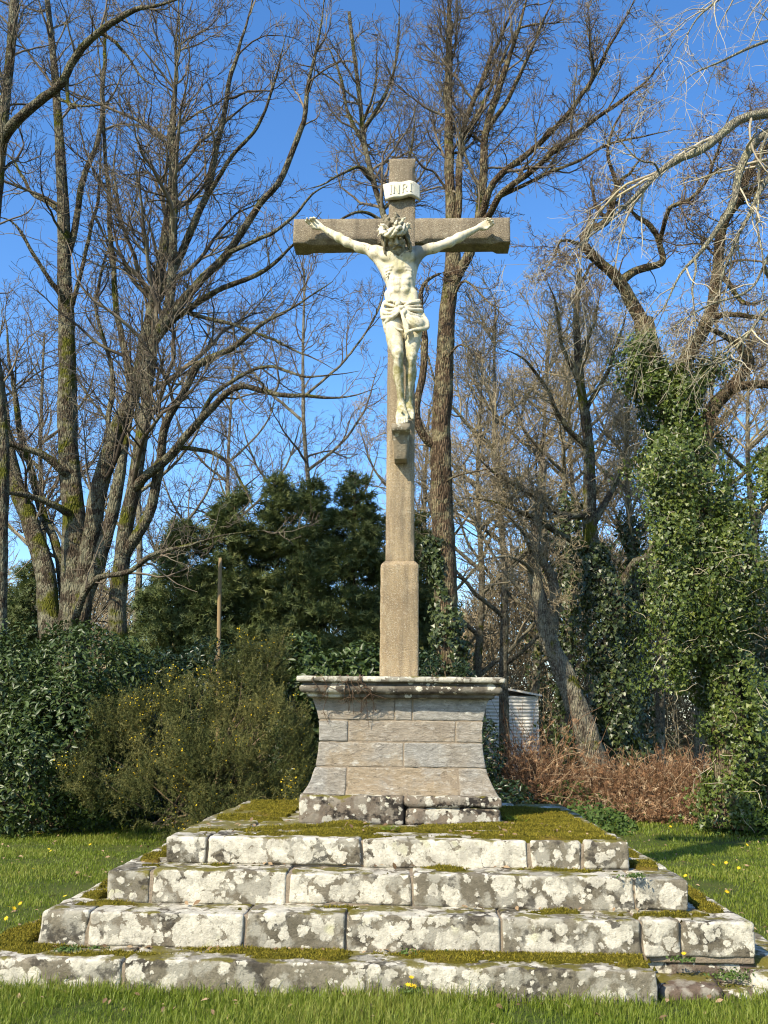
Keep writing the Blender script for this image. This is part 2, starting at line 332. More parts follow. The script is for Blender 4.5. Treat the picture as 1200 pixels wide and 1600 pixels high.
# moss mats on the treads
mm = MB(); shoots = MB(); NS = 0
def moss(x0, x1, y0, y1, z, seed, bias=0., h=.03, fx=None, mask=None):
    nx, ny = int((x1 - x0) / .013) + 2, int((y1 - y0) / .013) + 2
    X, Y = np.meshgrid(np.linspace(x0, x1, nx), np.linspace(y0, y1, ny), indexing='ij'); p = np.stack([X, Y, 0 * X + seed], -1)
    e = np.minimum(np.minimum(X - x0, x1 - X), np.minimum(Y - y0, y1 - Y))
    k = fbm(p * [.5, 1, 1], 6, 4, seed) + bias - np.clip(.06 - e, 0, 1) * 22
    if mask is not None: k = k + mask(X, Y)
    H = np.clip(k, -.1, .5) * h * 2 + .006 * fbm(p, 40, 2, seed)
    Z = z + np.where(H > 0, np.minimum(H, h * .8) + .004, -.02)
    idx = np.arange(nx * ny).reshape(nx, ny); q = np.stack([idx[:-1, :-1], idx[1:, :-1], idx[1:, 1:], idx[:-1, 1:]], -1).reshape(-1, 4)
    keep = (Z.ravel()[q] > z).any(1)
    mm.add(np.stack([X, Y, Z], -1), q[keep])
    ok = np.argwhere(H > .002)
    if len(ok):
        m = ok[rng.integers(0, len(ok), int(len(ok) * 3.2))]
        C = np.stack([X[m[:, 0], m[:, 1]], Y[m[:, 0], m[:, 1]], Z[m[:, 0], m[:, 1]]], 1) + rng.uniform(-.007, .007, (len(m), 3)) * [1, 1, 0]
        up = nrm(rng.normal(0, .5, (len(m), 3)) + [0, 0, 1]); nd = nrm(rng.normal(0, 1, (len(m), 3)))
        leaves(shoots, C, rng.uniform(.008, .018, len(m)), nd, up, T_BLADE[0], T_BLADE[1], rng.uniform(.01, 1, len(m)), sx=.35)
TM = .79
moss(-1.38, 1.47, -1.49, -.53, TM, 1, -.03, .022, mask=lambda X, Y: .55 * np.clip((X - .6) * 1.5, 0, .6) - .5 * np.clip((-X - .75) * 3, 0, 1) - .8 * ((Y < -1.40) & (np.abs(X) < .7)))
moss(.78, 1.44, -.56, .9, TM, 2, .16, .028); moss(-1.4, -.8, -.5, 1.2, TM, 3, .05, .03)
moss(-1.68, 1.70, -1.80, -1.53, ZT[2], 4, -.24, .025, mask=lambda X, Y: (Y + 1.65) * 3.2)
moss(1.50, 1.74, -1.55, 1.5, ZT[2], 5, .25, .03); moss(-1.7, -1.47, -1.5, 1.5, ZT[2], 6, -.02, .03)
moss(-1.98, 2.0, -2.10, -1.83, ZT[1], 7, -.26, .025, mask=lambda X, Y: (Y + 1.95) * 3.2)
moss(1.80, 2.03, -1.9, 1.7, ZT[1], 8, .15, .03); moss(-2.0, -1.75, -1.8, 1.7, ZT[1], 9, .05, .03)
moss(-2.33, 1.46, -2.405, -2.08, ZT[0], 10, .0, .02, mask=lambda X, Y: (Y + 2.29) * 2.2); moss(-.75, .25, -2.405, -2.1, ZT[0], 25, .0, .02, mask=lambda X, Y: (Y + 2.29) * 2.0); moss(-2.32, -2.03, -2.2, 1.5, ZT[0], 11, .4, .04)
tag(mm.build("moss_mat", M_MOSS, steps)); shoots.build("moss_shoots", M_MSH, steps)['kind'] = 'stuff'

# ================================================================ pedestal
PX, PZ0 = .03, .792
ped = thing("stone_pedestal", "waisted grey stone block pedestal with moulded cornice standing on the top step", "pedestal", (PX, 0, PZ0))
n = NT("coursed_schist"); isl = n.attr('var')
st = n.noise(1, 6, .75, n.vec((6, 6, 15), (0, 0, 0)), .9); st2 = n.noise(1, 6, .8, n.vec((14, 14, 40), (5, 2, 1)), .6)
c = n.mix(n.ramp(st, .32, .68), (.19, .165, .13), (.42, .385, .315)); zz = n.xyz()[2]
c = n.mix(n.ramp(isl, .35, .9, 0, .55), c, n.mix(n.ramp(st, .3, .7), (.19, .15, .105), (.34, .275, .195)))
c = n.mix(n.ramp(n.math('ADD', n.noise(4, 4, .6), n.math('MULTIPLY', zz, -.45)), .24, .40, 0, .85), c, n.mix(st2, (.19, .145, .09), (.42, .33, .21)))
c = n.mix(n.ramp(isl, .55, .2, 0, .5), c, n.mix(n.ramp(st2, .3, .7), (.13, .13, .12), (.36, .36, .33))); c = n.mix(n.ramp(st2, .52, .70, 0, .75), c, (.50, .47, .41)); c = n.mix(n.ramp(st2, .43, .32, 0, .65), c, (.07, .06, .05)); ck = n.noise(1, 3, .5, n.vec((2.2, 2.2, 9), (4, 4, 1)), 2.0); c = n.mix(n.ramp(n.math('ABSOLUTE', n.math('SUBTRACT', ck, .5)), .006, .0, 0, .7), c, (.04, .034, .028))
c = n.mix(n.ramp(n.noise(8, 5, .7, n.vec((1, 1, 2), (3, 3, 3))), .60, .70, 0, .8), c, (.52, .50, .43))
c = n.mix(n.ramp(n.noise(7, 5, .7, n.vec((1, 1, 2), (7, 1, 3))), .61, .72, 0, .85), c, (.05, .042, .034))
n.bump(n.math('ADD', st, n.math('ADD', n.math('MULTIPLY', st2, .8), n.math('MULTIPLY', n.noise(60, 4, .7), .4))), .9, .014)
M_DIE = n.done(c, .9, .2)
WZ = np.array([.9, .985, 1.03, 1.08, 1.14, 1.20, 1.30, 1.40, 1.48, 1.56, 1.64, 1.72]); WW = np.array([.755, .735, .708, .682, .66, .642, .627, .622, .625, .637, .657, .685])
def wasp(V, inset=0.0):
    k = np.interp(V[:, 2], WZ, WW) - inset; u_ = (V[:, 0] - PX) / .622; x = PX + .622 * u_ + np.sign(u_) * np.abs(u_) ** 5 * (k - .622)
    y = np.sign(V[:, 1]) * (np.abs(V[:, 1]) + (k - .622) * .18); return np.stack([x, y, V[:, 2]], 1)
zc = [.975, 1.186, 1.372, 1.533, 1.707]; W = .622
jt = [[-.40, .43], [.025], [-.40, .42], [-.045, .09]]
die = MB(); s0 = 300
for i in range(4):
    xs = [-W] + jt[i] + [W]
    for a, b in zip(xs[:-1], xs[1:]):
        s0 += 1; fy = rng.uniform(-.004, .004)
        f = .0048
        rbox(die, (PX + a + f * (a > -W), -.43 + fy, zc[i] + f), (PX + b - f * (b < W), 0, zc[i + 1] - f), r=.007, res=.02, amp=.006, seed=s0, warp=wasp, ns=14)
    s0 += 1; rbox(die, (PX - W, .003, zc[i] + f), (PX + W, .43, zc[i + 1] - f), r=.010, res=.03, amp=.007, seed=s0, warp=wasp)
d_ = die.build("die", M_DIE, ped)
mo = MB(); rbox(mo, (PX - W + .007, -.4245, .95), (PX + W - .007, .4245, 1.71), r=.01, res=.03, amp=.004, seed=5, warp=wasp, ns=30); mo.build("mortar", M_MORT, d_)
M_PLI = m_lichen("plinth_stone", (.12, .095, .07), (.25, .20, .145), cover=.2, dark=.95, moss=.05, dark_more=.07)
pl = MB()
for (a, b, z0, z1, y) in ((-.745, .03, .775, .985, -.555), (.04, .745, .775, .905, -.55), (.035, .755, .908, .985, -.56)):
    s0 += 1; rbox(pl, (PX + a, y, z0), (PX + b, -.02, z1), r=.028, res=.022, amp=.018, seed=s0, ns=7, chip=.9)
rbox(pl, (PX - .74, -.015, .775), (PX + .745, .555, .98), r=.02, res=.03, amp=.012, seed=77); pl.build("plinth", M_PLI, ped)
# cornice: profile swept round the rectangle
prof = [(.64, 1.700), (.712, 1.703), (.716, 1.728), (.735, 1.731), (.757, 1.742), (.766, 1.760), (.764, 1.778), (.750, 1.793), (.742, 1.797), (.742, 1.812), (.772, 1.815), (.786, 1.820), (.788, 1.845), (.782, 1.856), (.74, 1.860), (.2, 1.861)]
dd = [-.19] ; mbc = MB(); V = []; hx = [p[0] for p in prof]
def ring(hw, z):
    hd = hw - .19; nx, ny = 70, 40; L = []
    L += [(-hw + 2 * hw * i / nx, -hd) for i in range(nx)]; L += [(hw, -hd + 2 * hd * i / ny) for i in range(ny)]
    L += [(hw - 2 * hw * i / nx, hd) for i in range(nx)]; L += [(-hw, hd - 2 * hd * i / ny) for i in range(ny)]
    a = np.array(L); return np.column_stack([a[:, 0] + PX, a[:, 1], np.full(len(a), z)])
fine = []
for (p, q) in zip(prof[:-1], prof[1:]):
    k = 2 if abs(p[0] - q[0]) < .1 else 6
    fine += [(p[0] + (q[0] - p[0]) * j / k, p[1] + (q[1] - p[1]) * j / k) for j in range(k)]
fine.append(prof[-1]); Vr = np.stack([ring(*f) for f in fine]); S, K, _ = Vr.shape
Vr = Vr + .006 * np.stack([fbm(Vr, 10, 4, 60 + k) for k in range(3)], -1); q = []
i = np.arange(K); s = np.arange(S - 1)[:, None]; q = np.stack([s * K + i, s * K + (i + 1) % K, (s + 1) * K + (i + 1) % K, (s + 1) * K + i], -1).reshape(-1, 4)
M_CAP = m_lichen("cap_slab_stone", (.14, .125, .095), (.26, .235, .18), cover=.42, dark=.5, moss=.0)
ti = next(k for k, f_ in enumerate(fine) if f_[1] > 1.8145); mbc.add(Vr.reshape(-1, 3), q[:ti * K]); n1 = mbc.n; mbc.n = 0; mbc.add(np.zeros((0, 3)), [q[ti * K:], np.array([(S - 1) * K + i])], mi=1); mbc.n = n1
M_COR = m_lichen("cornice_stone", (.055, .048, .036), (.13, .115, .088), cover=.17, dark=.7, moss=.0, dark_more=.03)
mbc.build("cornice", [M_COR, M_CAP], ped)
n = NT("dry_stem"); M_DRY = n.done(n.mix(n.noise(20), (.07, .045, .03), (.16, .11, .07)), .9, .1)
cr = thing("dry_creeper", "thin leafless brown creeper stems hanging over the cornice's left corner", "creeper", (-.5, -.6, 1.79))
cm = MB()
for k in range(8):
    x = rng.uniform(-.66, -.22); pts = [np.array([x, -.57, 1.868])]; y = -.61
    for j in range(1, 9):
        x += rng.normal(0, .022) + .008; z = 1.868 - j * rng.uniform(.018, .05)
        hw = np.interp(z, [1.5, 1.70, 1.703, 1.76, 1.8, 1.83, 1.87], [.635, .69, .73, .775, .76, .80, .79]); pts.append(np.array([x, -(hw - .19) - .006, z]))
    tubes(cm, spline(pts, 22), np.linspace(.004, .0018, 22)[None], 5)
    for j in range(5):
        a = pts[rng.integers(1, 8)]; e = a + [rng.normal(0, .06), rng.uniform(-.012, .0), rng.uniform(-.06, .02)]; tubes(cm, spline([a, (a + e) / 2 + rng.normal(0, .008, 3) * [1, .3, 1], e], 6), np.linspace(.0025, .0012, 6)[None], 4)
cm.build("stem", M_DRY, cr)

# ================================================================ cross
cross = thing("stone_cross", "tall pebbly concrete cross with an inscribed plaque standing on the pedestal", "cross", (.01, 0, 1.862))
n = NT("pebbled_concrete"); z = n.xyz()[2]
c = n.mix(n.ramp(n.noise(2.2, 5, .6), .3, .7), (.27, .20, .115), (.43, .33, .19))
c = n.mix(n.ramp(z, 1.0, 3.2, 0, .75), c, n.mix(n.ramp(n.noise(3, 5, .6), .3, .7), (.16, .138, .102), (.255, .215, .155)))
sp = n.voro(150, out='Color'); sx_ = n.xyz(sp); c = n.mix(n.ramp(sx_[0], .72, .95, 0, .6), c, (.52, .45, .32)); c = n.mix(n.ramp(sx_[1], .78, .98, 0, .5), c, (.14, .11, .08))
c = n.mix(n.ramp(n.noise(1, 5, .65, n.vec((13, 13, 1.1))), .47, .66, 0, .6), c, (.13, .105, .075)); c = n.mix(n.ramp(n.noise(9, 5, .7, n.vec((1, 1, 1), (1, 8, 3))), .58, .68, 0, .4), c, (.42, .36, .24))
c = n.mix(n.ramp(n.math('ADD', n.noise(6, 5, .7, n.vec((1, 1, 1), (5, 2, 8))), n.math('MULTIPLY', z, .008)), .63, .72, 0, .55), c, (.42, .37, .26))
n.bump(n.math('ADD', n.voro(150), n.math('MULTIPLY', n.noise(30, 5, .7), .8)), .8, .008); M_CRO = n.done(c, .95, .15)
def prism(mb, rings, seed, amp=.004):
    """rings: list of (list of 2d/3d pts); loft"""
    Vr = np.array(rings, float); S, K, _ = Vr.shape
    Vr = Vr + amp * np.stack([fbm(Vr, 14, 3, seed + k) for k in range(3)], -1); i = np.arange(K); s = np.arange(S - 1)[:, None]
    mb.add(Vr.reshape(-1, 3), [np.stack([s * K + i, s * K + (i + 1) % K, (s + 1) * K + (i + 1) % K, (s + 1) * K + i], -1).reshape(-1, 4), i[::-1][None], ((S - 1) * K + i)[None]])
def oct_(cx, hw, hd, ch, z, m=6):
    c8 = [(-hw + ch, -hd), (hw - ch, -hd), (hw, -hd + ch), (hw, hd - ch), (hw - ch, hd), (-hw + ch, hd), (-hw, hd - ch), (-hw, -hd + ch)]
    o = []
    for a, b in zip(c8, c8[1:] + c8[:1]): o += [(cx + a[0] + (b[0] - a[0]) * t / m, a[1] + (b[1] - a[1]) * t / m, z) for t in range(m)]
    return o
sh = MB(); CXX = .011
prism(sh, [oct_(CXX, .156, .156, .008, z) for z in np.linspace(1.852, 2.78, 40)] + [oct_(CXX, .154, .154, .01, 2.788), oct_(CXX, .142, .142, .012, 2.805), oct_(CXX, .122, .122, .01, 2.822), oct_(CXX, .05, .05, .01, 2.826)], 40)
zz_ = np.linspace(2.81, 6.53, 150); rings = []
for z in zz_:
    ch = .006 + .026 * np.clip((z - 2.94) / .04, 0, 1) * np.clip((5.60 - z) / .04, 0, 1) + .024 * np.clip((z - 6.05) / .04, 0, 1) * (np.clip((6.46 - z) / .04, 0, 1))
    rings.append(oct_(CXX, .119, .119, ch, z, 5))
prism(sh, rings, 50, .003); sh.build("shaft", M_CRO, cross)
bar = MB()
def barring(x):
    ch = .006 + .036 * np.clip((abs(x - CXX) - .18) / .04, 0, 1) * np.clip((.86 - abs(x - CXX)) / .04, 0, 1)
    z0, z1, hd = 5.70, 5.937, .117; c8 = [(-hd, z1 - .006), (-hd, z0 + ch), (-hd + ch, z0), (hd - ch, z0), (hd, z0 + ch), (hd, z1 - .006), (hd - .006, z1), (-hd + .006, z1)]; o = []
    for a, b in zip(c8, c8[1:] + c8[:1]): o += [(x, a[0] + (b[0] - a[0]) * t / 5, a[1] + (b[1] - a[1]) * t / 5) for t in range(5)]
    return o
prism(bar, [barring(x)[::-1] for x in np.linspace(-.962, .975, 110)], 61, .003); bar.build("crossbar", M_CRO, cross)
# inscribed scroll
M_STAT_C = ((.62, .57, .43), (.74, .69, .54))
n = NT("plaque_stone"); c = n.mix(n.noise(8, 5, .6), (.50, .47, .36), (.66, .62, .48)); c = n.mix(n.ramp(n.noise(30, 4, .7), .58, .7), c, (.25, .22, .15)); n.bump(n.noise(60, 4), .4, .005); M_PLQ = n.done(c, .8, .3)
pq = MB(); nu, nv = 36, 12; u = np.linspace(-1, 1, nu); v = np.linspace(-1, 1, nv); U, Vv = np.meshgrid(u, v, indexing='ij')
def plq(U, V_, off):
    ang = U * .42; x = .01 + .162 * U + .012 * V_ * (U < -.8) * (-1); y = -.160 + .05 * U ** 2 + .012 * np.cos(U * 6) - off
    z = 6.197 + V_ * .083 - .006 * U + .012 * np.sin(U * 3) * (1 - .3 * V_) + .012 * np.clip(np.abs(U) - .75, 0, 1) * -V_ * 2 * (U > 0)
    return np.stack([x, y + .018 * V_, z], -1)
A = plq(U, Vv, .016); Bk = plq(U, Vv, -.03); idx = np.arange(nu * nv).reshape(nu, nv); N0 = nu * nv
f = np.stack([idx[:-1, :-1], idx[1:, :-1], idx[1:, 1:], idx[:-1, 1:]], -1).reshape(-1, 4); edge = np.concatenate([idx[:, 0], idx[-1, 1:], idx[-2::-1, -1], idx[0, -2:0:-1]]); e2 = np.roll(edge, -1)
pq.add(np.concatenate([A.reshape(-1, 3), Bk.reshape(-1, 3)]), [f, f[:, ::-1] + N0, np.stack([edge, edge + N0, e2 + N0, e2], -1)])
plo = pq.build("plaque", M_PLQ, cross); 
n = NT("letter_shadowed_stone"); M_LET = n.done((.50, .46, .33), .85, .2)
def bars(mb, segs, x0, h, wd):
    for (ax, az, bx, bz) in segs:
        a = np.array([ax, az]); b = np.array([bx, bz]); d = (b - a) / np.linalg.norm(b - a); nn = np.array([-d[1], d[0]]) * wd / 2
        c4 = [a - nn, b - nn, b + nn, a + nn]; fr = []; bk = []
        for q_ in c4:
            U_ = np.array((x0 + q_[0] - .01) / .162); V_ = np.array(q_[1] / .083); fr.append(plq(U_, V_, .025)); bk.append(plq(U_, V_, .010))
        mb.add(np.array(fr + bk), np.array([[0, 1, 2, 3], [0, 4, 5, 1], [1, 5, 6, 2], [2, 6, 7, 3], [3, 7, 4, 0]]))
H = .047; lt = MB(); wd = .0085
def serif(x): return [(x - .008, -H, x + .008, -H), (x - .008, H, x + .008, H)]
bars(lt, [(0, -H, 0, H)] + serif(0), -.088, H, wd)
bars(lt, [(-.022, -H, -.022, H), (-.022, H, .022, -H), (.022, -H, .022, H)], -.040, H, wd)
bars(lt, [(-.018, -H, -.018, H), (-.018, H, .008, H * .95), (.008, H * .95, .017, .025), (.017, .025, .008, .002), (.008, .002, -.018, 0), (0, 0, .021, -H)], .035, H, wd)
bars(lt, [(0, -H, 0, H)] + serif(0), .090, H, wd)
lt.build("lettering", M_LET, plo, smooth=False)
# foot corbel
cb = MB(); 
def rect(cx, hw, y0, z, y1=-.10, m=4):
    c4 = [(cx - hw, y0), (cx + hw, y0), (cx + hw, y1), (cx - hw, y1)]; o = []
    for a, b in zip(c4, c4[1:] + c4[:1]): o += [(a[0] + (b[0] - a[0]) * t / m, a[1] + (b[1] - a[1]) * t / m, z) for t in range(m)]
    return o
CB = .017
prism(cb, [rect(CB, .053, -.262, 3.655)] + [rect(CB, .054 + .012 * t, -.265 - .075 * t, 3.655 + .2 * t) for t in np.linspace(.02, 1, 8)] + [rect(CB, .074, -.385, 3.862), rect(CB, .075, -.40, 3.868), rect(CB, .076, -.402, 3.918), rect(CB, .074, -.395, 3.923)], 71, .002)
M_CRB = m_lichen("corbel_stone", (.26, .215, .14), (.34, .285, .19), cover=.12, dark=.2, moss=-.2)
cb.build("corbel", M_CRB, cross)
# ================================================================ statue
HV = .0045
class SDF:
    def __init__(s, lo, hi, h=HV):
        s.lo = np.array(lo, float); s.h = h; s.n = np.ceil((np.array(hi) - s.lo) / h).astype(int) + 1; s.a = np.full(s.n, .06, np.float32)
    def box(s, lo, hi):
        i0 = np.clip(np.floor((np.array(lo) - s.lo) / s.h).astype(int), 0, s.n); i1 = np.clip(np.ceil((np.array(hi) - s.lo) / s.h).astype(int) + 1, 0, s.n)
        sl = tuple(slice(a, b) for a, b in zip(i0, i1)); ax = [s.lo[k] + s.h * np.arange(i0[k], i1[k]) for k in range(3)]
        return sl, np.stack(np.meshgrid(*ax, indexing='ij'), -1)
    def op(s, lo, hi, fn, k=.02, sub=False):
        m = .06 + k; sl, p = s.box(np.array(lo) - m, np.array(hi) + m)
        if p.size == 0: return
        d = fn(p); a = s.a[sl]
        if sub: d = -d; h = np.clip(.5 - .5 * (d - a) / -k if False else .5 + .5 * (d - a) / k, 0, 1); s.a[sl] = a + (d - a) * h + k * h * (1 - h)
        else: h = np.clip(.5 + .5 * (a - d) / k, 0, 1); s.a[sl] = a + (d - a) * h - k * h * (1 - h)
    def cap(s, a, b, ra, rb, k=.02, sub=False):
        a = np.array(a, float); b = np.array(b, float); r = max(ra, rb); ab = b - a; L = ab @ ab
        def fn(p):
            t = np.clip(((p - a) @ ab) / L, 0, 1); return np.linalg.norm(p - a - t[..., None] * ab, axis=-1) - (ra + (rb - ra) * t)
        s.op(np.minimum(a, b) - r, np.maximum(a, b) + r, fn, k, sub)
    def chain(s, pts, rs, k=.015):
        for i in range(len(pts) - 1): s.cap(pts[i], pts[i + 1], rs[i], rs[i + 1], k)
    def ell(s, c, r, R=None, k=.02, sub=False):
        c = np.array(c, float); r = np.array(r, float); R = np.eye(3) if R is None else R
        def fn(p):
            q = (p - c) @ R; k0 = np.linalg.norm(q / r, axis=-1); k1 = np.linalg.norm(q / r ** 2, axis=-1); return k0 * (k0 - 1) / np.maximum(k1, 1e-6)
        s.op(c - r.max(), c + r.max(), fn, k, sub)
    def mesh(s, name, mat, parent, smooth=1, disp=None):
        if disp is not None: 
            sl, p = s.box(s.lo, s.lo + s.h * s.n); near = np.abs(s.a) < .03
            s.a[near] += disp(p[near])
        g = openvdb.FloatGrid(); g.background = .06; g.copyFromArray(s.a.astype(np.float32)); v, t_, q = g.convertToPolygons(isovalue=0.0, adaptivity=0.0)
        mb = MB(); fs = []
        if len(q): fs.append(np.array(q)[:, ::-1])
        if len(t_): fs.append(np.array(t_)[:, ::-1])
        mb.add(np.array(v) * s.h + s.lo, fs); return mb.build(name, mat, parent)
def frame(f, up):
    f = np.array(f, float); f = f / np.linalg.norm(f); up = np.array(up, float); up = up - f * (up @ f); up /= np.linalg.norm(up); return f, up, np.cross(f, up)

n = NT("weathered_limestone"); zz = n.xyz()[2]; xx = n.xyz()[0]
c = n.mix(n.ramp(n.noise(6, 5, .6), .3, .7), (.58, .51, .355), (.73, .66, .50))
c = n.mix(n.ramp(n.noise(9, 5, .7, n.vec((1, 1, .5), (3, 0, 0))), .52, .66, 0, .8), c, (.46, .42, .22))
c = n.mix(n.ramp(n.noise(1, 5, .7, n.vec((15, 15, 1.6), (2, 0, 0))), .54, .66, 0, .75), c, (.36, .31, .17)); c = n.mix(n.ramp(n.noise(24, 5, .75, n.vec((1, 1, 1), (2, 7, 0))), .57, .66, 0, .7), c, (.30, .27, .17))
lo_ = n.ramp(zz, .95, .45); c = n.mix(n.math('MULTIPLY', n.math('MULTIPLY', lo_, n.ramp(zz, .02, .14)), n.ramp(n.noise(13, 6, .75), .40, .56)), c, (.25, .225, .085))
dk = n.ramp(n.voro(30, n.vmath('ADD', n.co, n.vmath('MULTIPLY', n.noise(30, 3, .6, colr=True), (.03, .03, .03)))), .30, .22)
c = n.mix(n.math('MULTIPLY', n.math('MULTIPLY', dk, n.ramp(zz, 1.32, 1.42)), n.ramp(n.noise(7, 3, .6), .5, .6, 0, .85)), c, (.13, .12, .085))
gp = n.math('MULTIPLY', n.ramp(xx, .085, .11), n.ramp(xx, .24, .20)); gp = n.math('MULTIPLY', gp, n.ramp(n.math('ADD', zz, n.math('MULTIPLY', n.noise(12, 4), .12)), 1.45, 1.50)); c = n.mix(n.math('MULTIPLY', gp, .85), c, (.17, .165, .135))  # grey left-shoulder patch: the head's cast shadow put into the colour
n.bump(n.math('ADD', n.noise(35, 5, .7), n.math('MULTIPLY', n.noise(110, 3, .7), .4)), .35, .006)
hd = n.vmath('SUBTRACT', n.co, (-.012, -.17, 1.60)); hd2 = n.t.nodes.new('ShaderNodeVectorMath'); hd2.operation = 'LENGTH'; n.put(hd2.inputs[0], hd); c = n.mix(n.ramp(n.math('ADD', hd2.outputs['Value'], n.math('MULTIPLY', n.noise(14, 4, .7), .09)), .20, .12, 0, .8), c, (.20, .165, .105))  # face darkened round its centre: patina with painted shade mixed in
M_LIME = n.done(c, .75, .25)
n = NT('dark_weathered_shaded_limestone'); c = n.mix(n.ramp(n.noise(16, 5, .7), .35, .65), (.10, .085, .055), (.34, .30, .20)); n.bump(n.noise(60, 5, .7), .4, .006); M_HAIR = n.done(c, .85, .2)  # hair stone: dark patina plus shade put into the colour
stat = thing("crucified_statue", "pale carved stone statue of a crucified man in a loincloth fixed to the cross", "statue", (.02, -.25, 3.93))
B = SDF((-.92, -.52, 3.80), (.92, -.06, 5.98))
sR, eR, wR = P(587, 395, 7.66), P(543, 379, 7.68), P(502, 355, 7.745)
sL, eL, wL = P(651, 396, 7.66), P(702, 379, 7.67), P(749, 355, 7.74)
chest = P(623, 416, 7.65); belly = P(627, 452, 7.635); pelv = P(629, 487, 7.665); neck0 = P(622, 398, 7.63)
hipR, hipL = P(614, 503, 7.655), P(645, 503, 7.665)
knR, knL = P(621.5, 553, 7.555), P(643, 556, 7.60)
anR, anL = P(627, 631, 7.685), P(638, 629, 7.725)
# torso
B.ell(chest + [0, 0, .02], (.150, .112, .15), k=.03); B.ell(chest + [0, .0, .085], (.168, .085, .075), k=.04)
B.ell(chest * .5 + belly * .5 + [0, .005, .0], (.132, .094, .13), k=.05); B.ell(belly, (.116, .085, .15), k=.05); B.ell(pelv, (.150, .098, .115), k=.05)
for s_, side in ((sR, -1), (sL, 1)):
    B.cap(neck0 + [side * .03, .01, -.01], s_ + [0, 0, .015], .052, .046, k=.04)          # trapezius, collar
    B.ell(s_, (.062, .056, .058), k=.03)                                                    # deltoid
    B.ell(chest + [side * .068, -.078, .052], (.082, .042, .056), k=.018)                    # pectoral
    B.cap(s_ + [0, 0, -.02], chest + [side * .095, .0, -.08], .045, .04, k=.05)             # lat
    for j in range(4): B.cap(chest + [side * .105, -.070 - .002 * j, -.050 - .030 * j], chest + [side * (.055 + .012 * j), -.098 + .006 * j, -.050 - .026 * j], .0075, .006, k=.018)   # ribs
    for j in range(3): B.ell(belly + [side * .033, -.070 - .004 * (j == 1), .075 - .055 * j], (.036, .020, .028), k=.016)        # abdominals
    B.cap(belly + [side * .10, -.02, -.06], pelv + [side * .10, -.05, .03], .045, .04, k=.03)
    B.cap(chest + [side * .03, -.092, .12], s_ + [-side * .01, -.045, .02], .013, .013, k=.014)     # collarbone
B.ell(belly + [0, -.078, .105], (.045, .022, .026), k=.04, sub=True)                           # hollow below the ribs
B.cap(chest + [0, -.122, .09], chest + [0, -.122, -.07], .010, .012, k=.02, sub=True)         # sternum groove
B.cap(belly + [0, -.094, .09], belly + [0, -.096, -.07], .006, .006, k=.014, sub=True)
B.ell(belly + [0, -.095, -.028], (.010, .016, .013), k=.008, sub=True)                       # navel
# arms
for s_, e, w_, side in ((sR, eR, wR, -1), (sL, eL, wL, 1)):
    B.cap(s_, e, .046, .037, k=.03); m = s_ * .55 + e * .45
    B.ell(m + [0, -.014, .008], (.07, .030, .032), k=.02); B.ell(m + [0, .004, -.014], (.075, .032, .032), k=.02)
    B.ell(e + [0, 0, 0], (.036, .034, .034), k=.02); f1 = e * .68 + w_ * .32
    B.cap(e, f1, .036, .039, k=.025); B.cap(f1, w_, .037, .0235, k=.025); B.cap(s_ + [side * .0, -.045, -.02], chest + [side * .12, -.06, .06], .030, .030, k=.03)
# hands
def hand(w_, f, nrm_, side, thumb_up, curls):
    f, u, s_ = frame(f, nrm_)               # f along the hand, u out of the palm, s across
    s_ = s_ * side; pc = w_ + f * .045
    for j in range(4):
        o = (j - 1.5) * .0185; kb = w_ + f * (.088 - .006 * abs(j - 1)) + s_ * o; B.cap(w_ + s_ * o * .5 + f * .006, kb, .0165, .0145, k=.012)
        ang = 0; p = kb; L = (.040, .028, .022) if j in (1, 2) else (.035, .024, .019); rr = .0118 if j != 3 else .0102
        for q_ in range(3):
            ang += curls[j][q_]; d = f * math.cos(ang) + u * math.sin(ang) + s_ * (o * 1.2); d /= np.linalg.norm(d); B.cap(p, p + d * L[q_], rr, rr * .9, k=.004); p = p + d * L[q_]; rr *= .9
    tb = w_ + f * .028 - s_ * .026; d1 = nrm(f * .75 - s_ * .45 + u * .45); d2 = nrm(f * .8 + s_ * .25 + u * .6)
    B.cap(w_ + f * .01 - s_ * .008, tb, .018, .016, k=.012); B.cap(tb, tb + d1 * .036, .0145, .0125, k=.006); B.cap(tb + d1 * .036, tb + d1 * .036 + d2 * .03, .0125, .010, k=.004)
cu = [(.55, .9, .6), (.7, 1.0, .7), (.8, 1.1, .7), (.9, 1.1, .8)]; cu2 = [(.3, .6, .4), (.45, .8, .5), (.75, 1.0, .6), (.9, 1.1, .8)]
hand(wR, nrm(P(480, 343, 7.76) - wR), (-.1, -1, -.1), 1, 1, cu2); hand(wL, nrm(P(772, 346, 7.755) - wL), (.1, -1, -.1), -1, 1, cu)
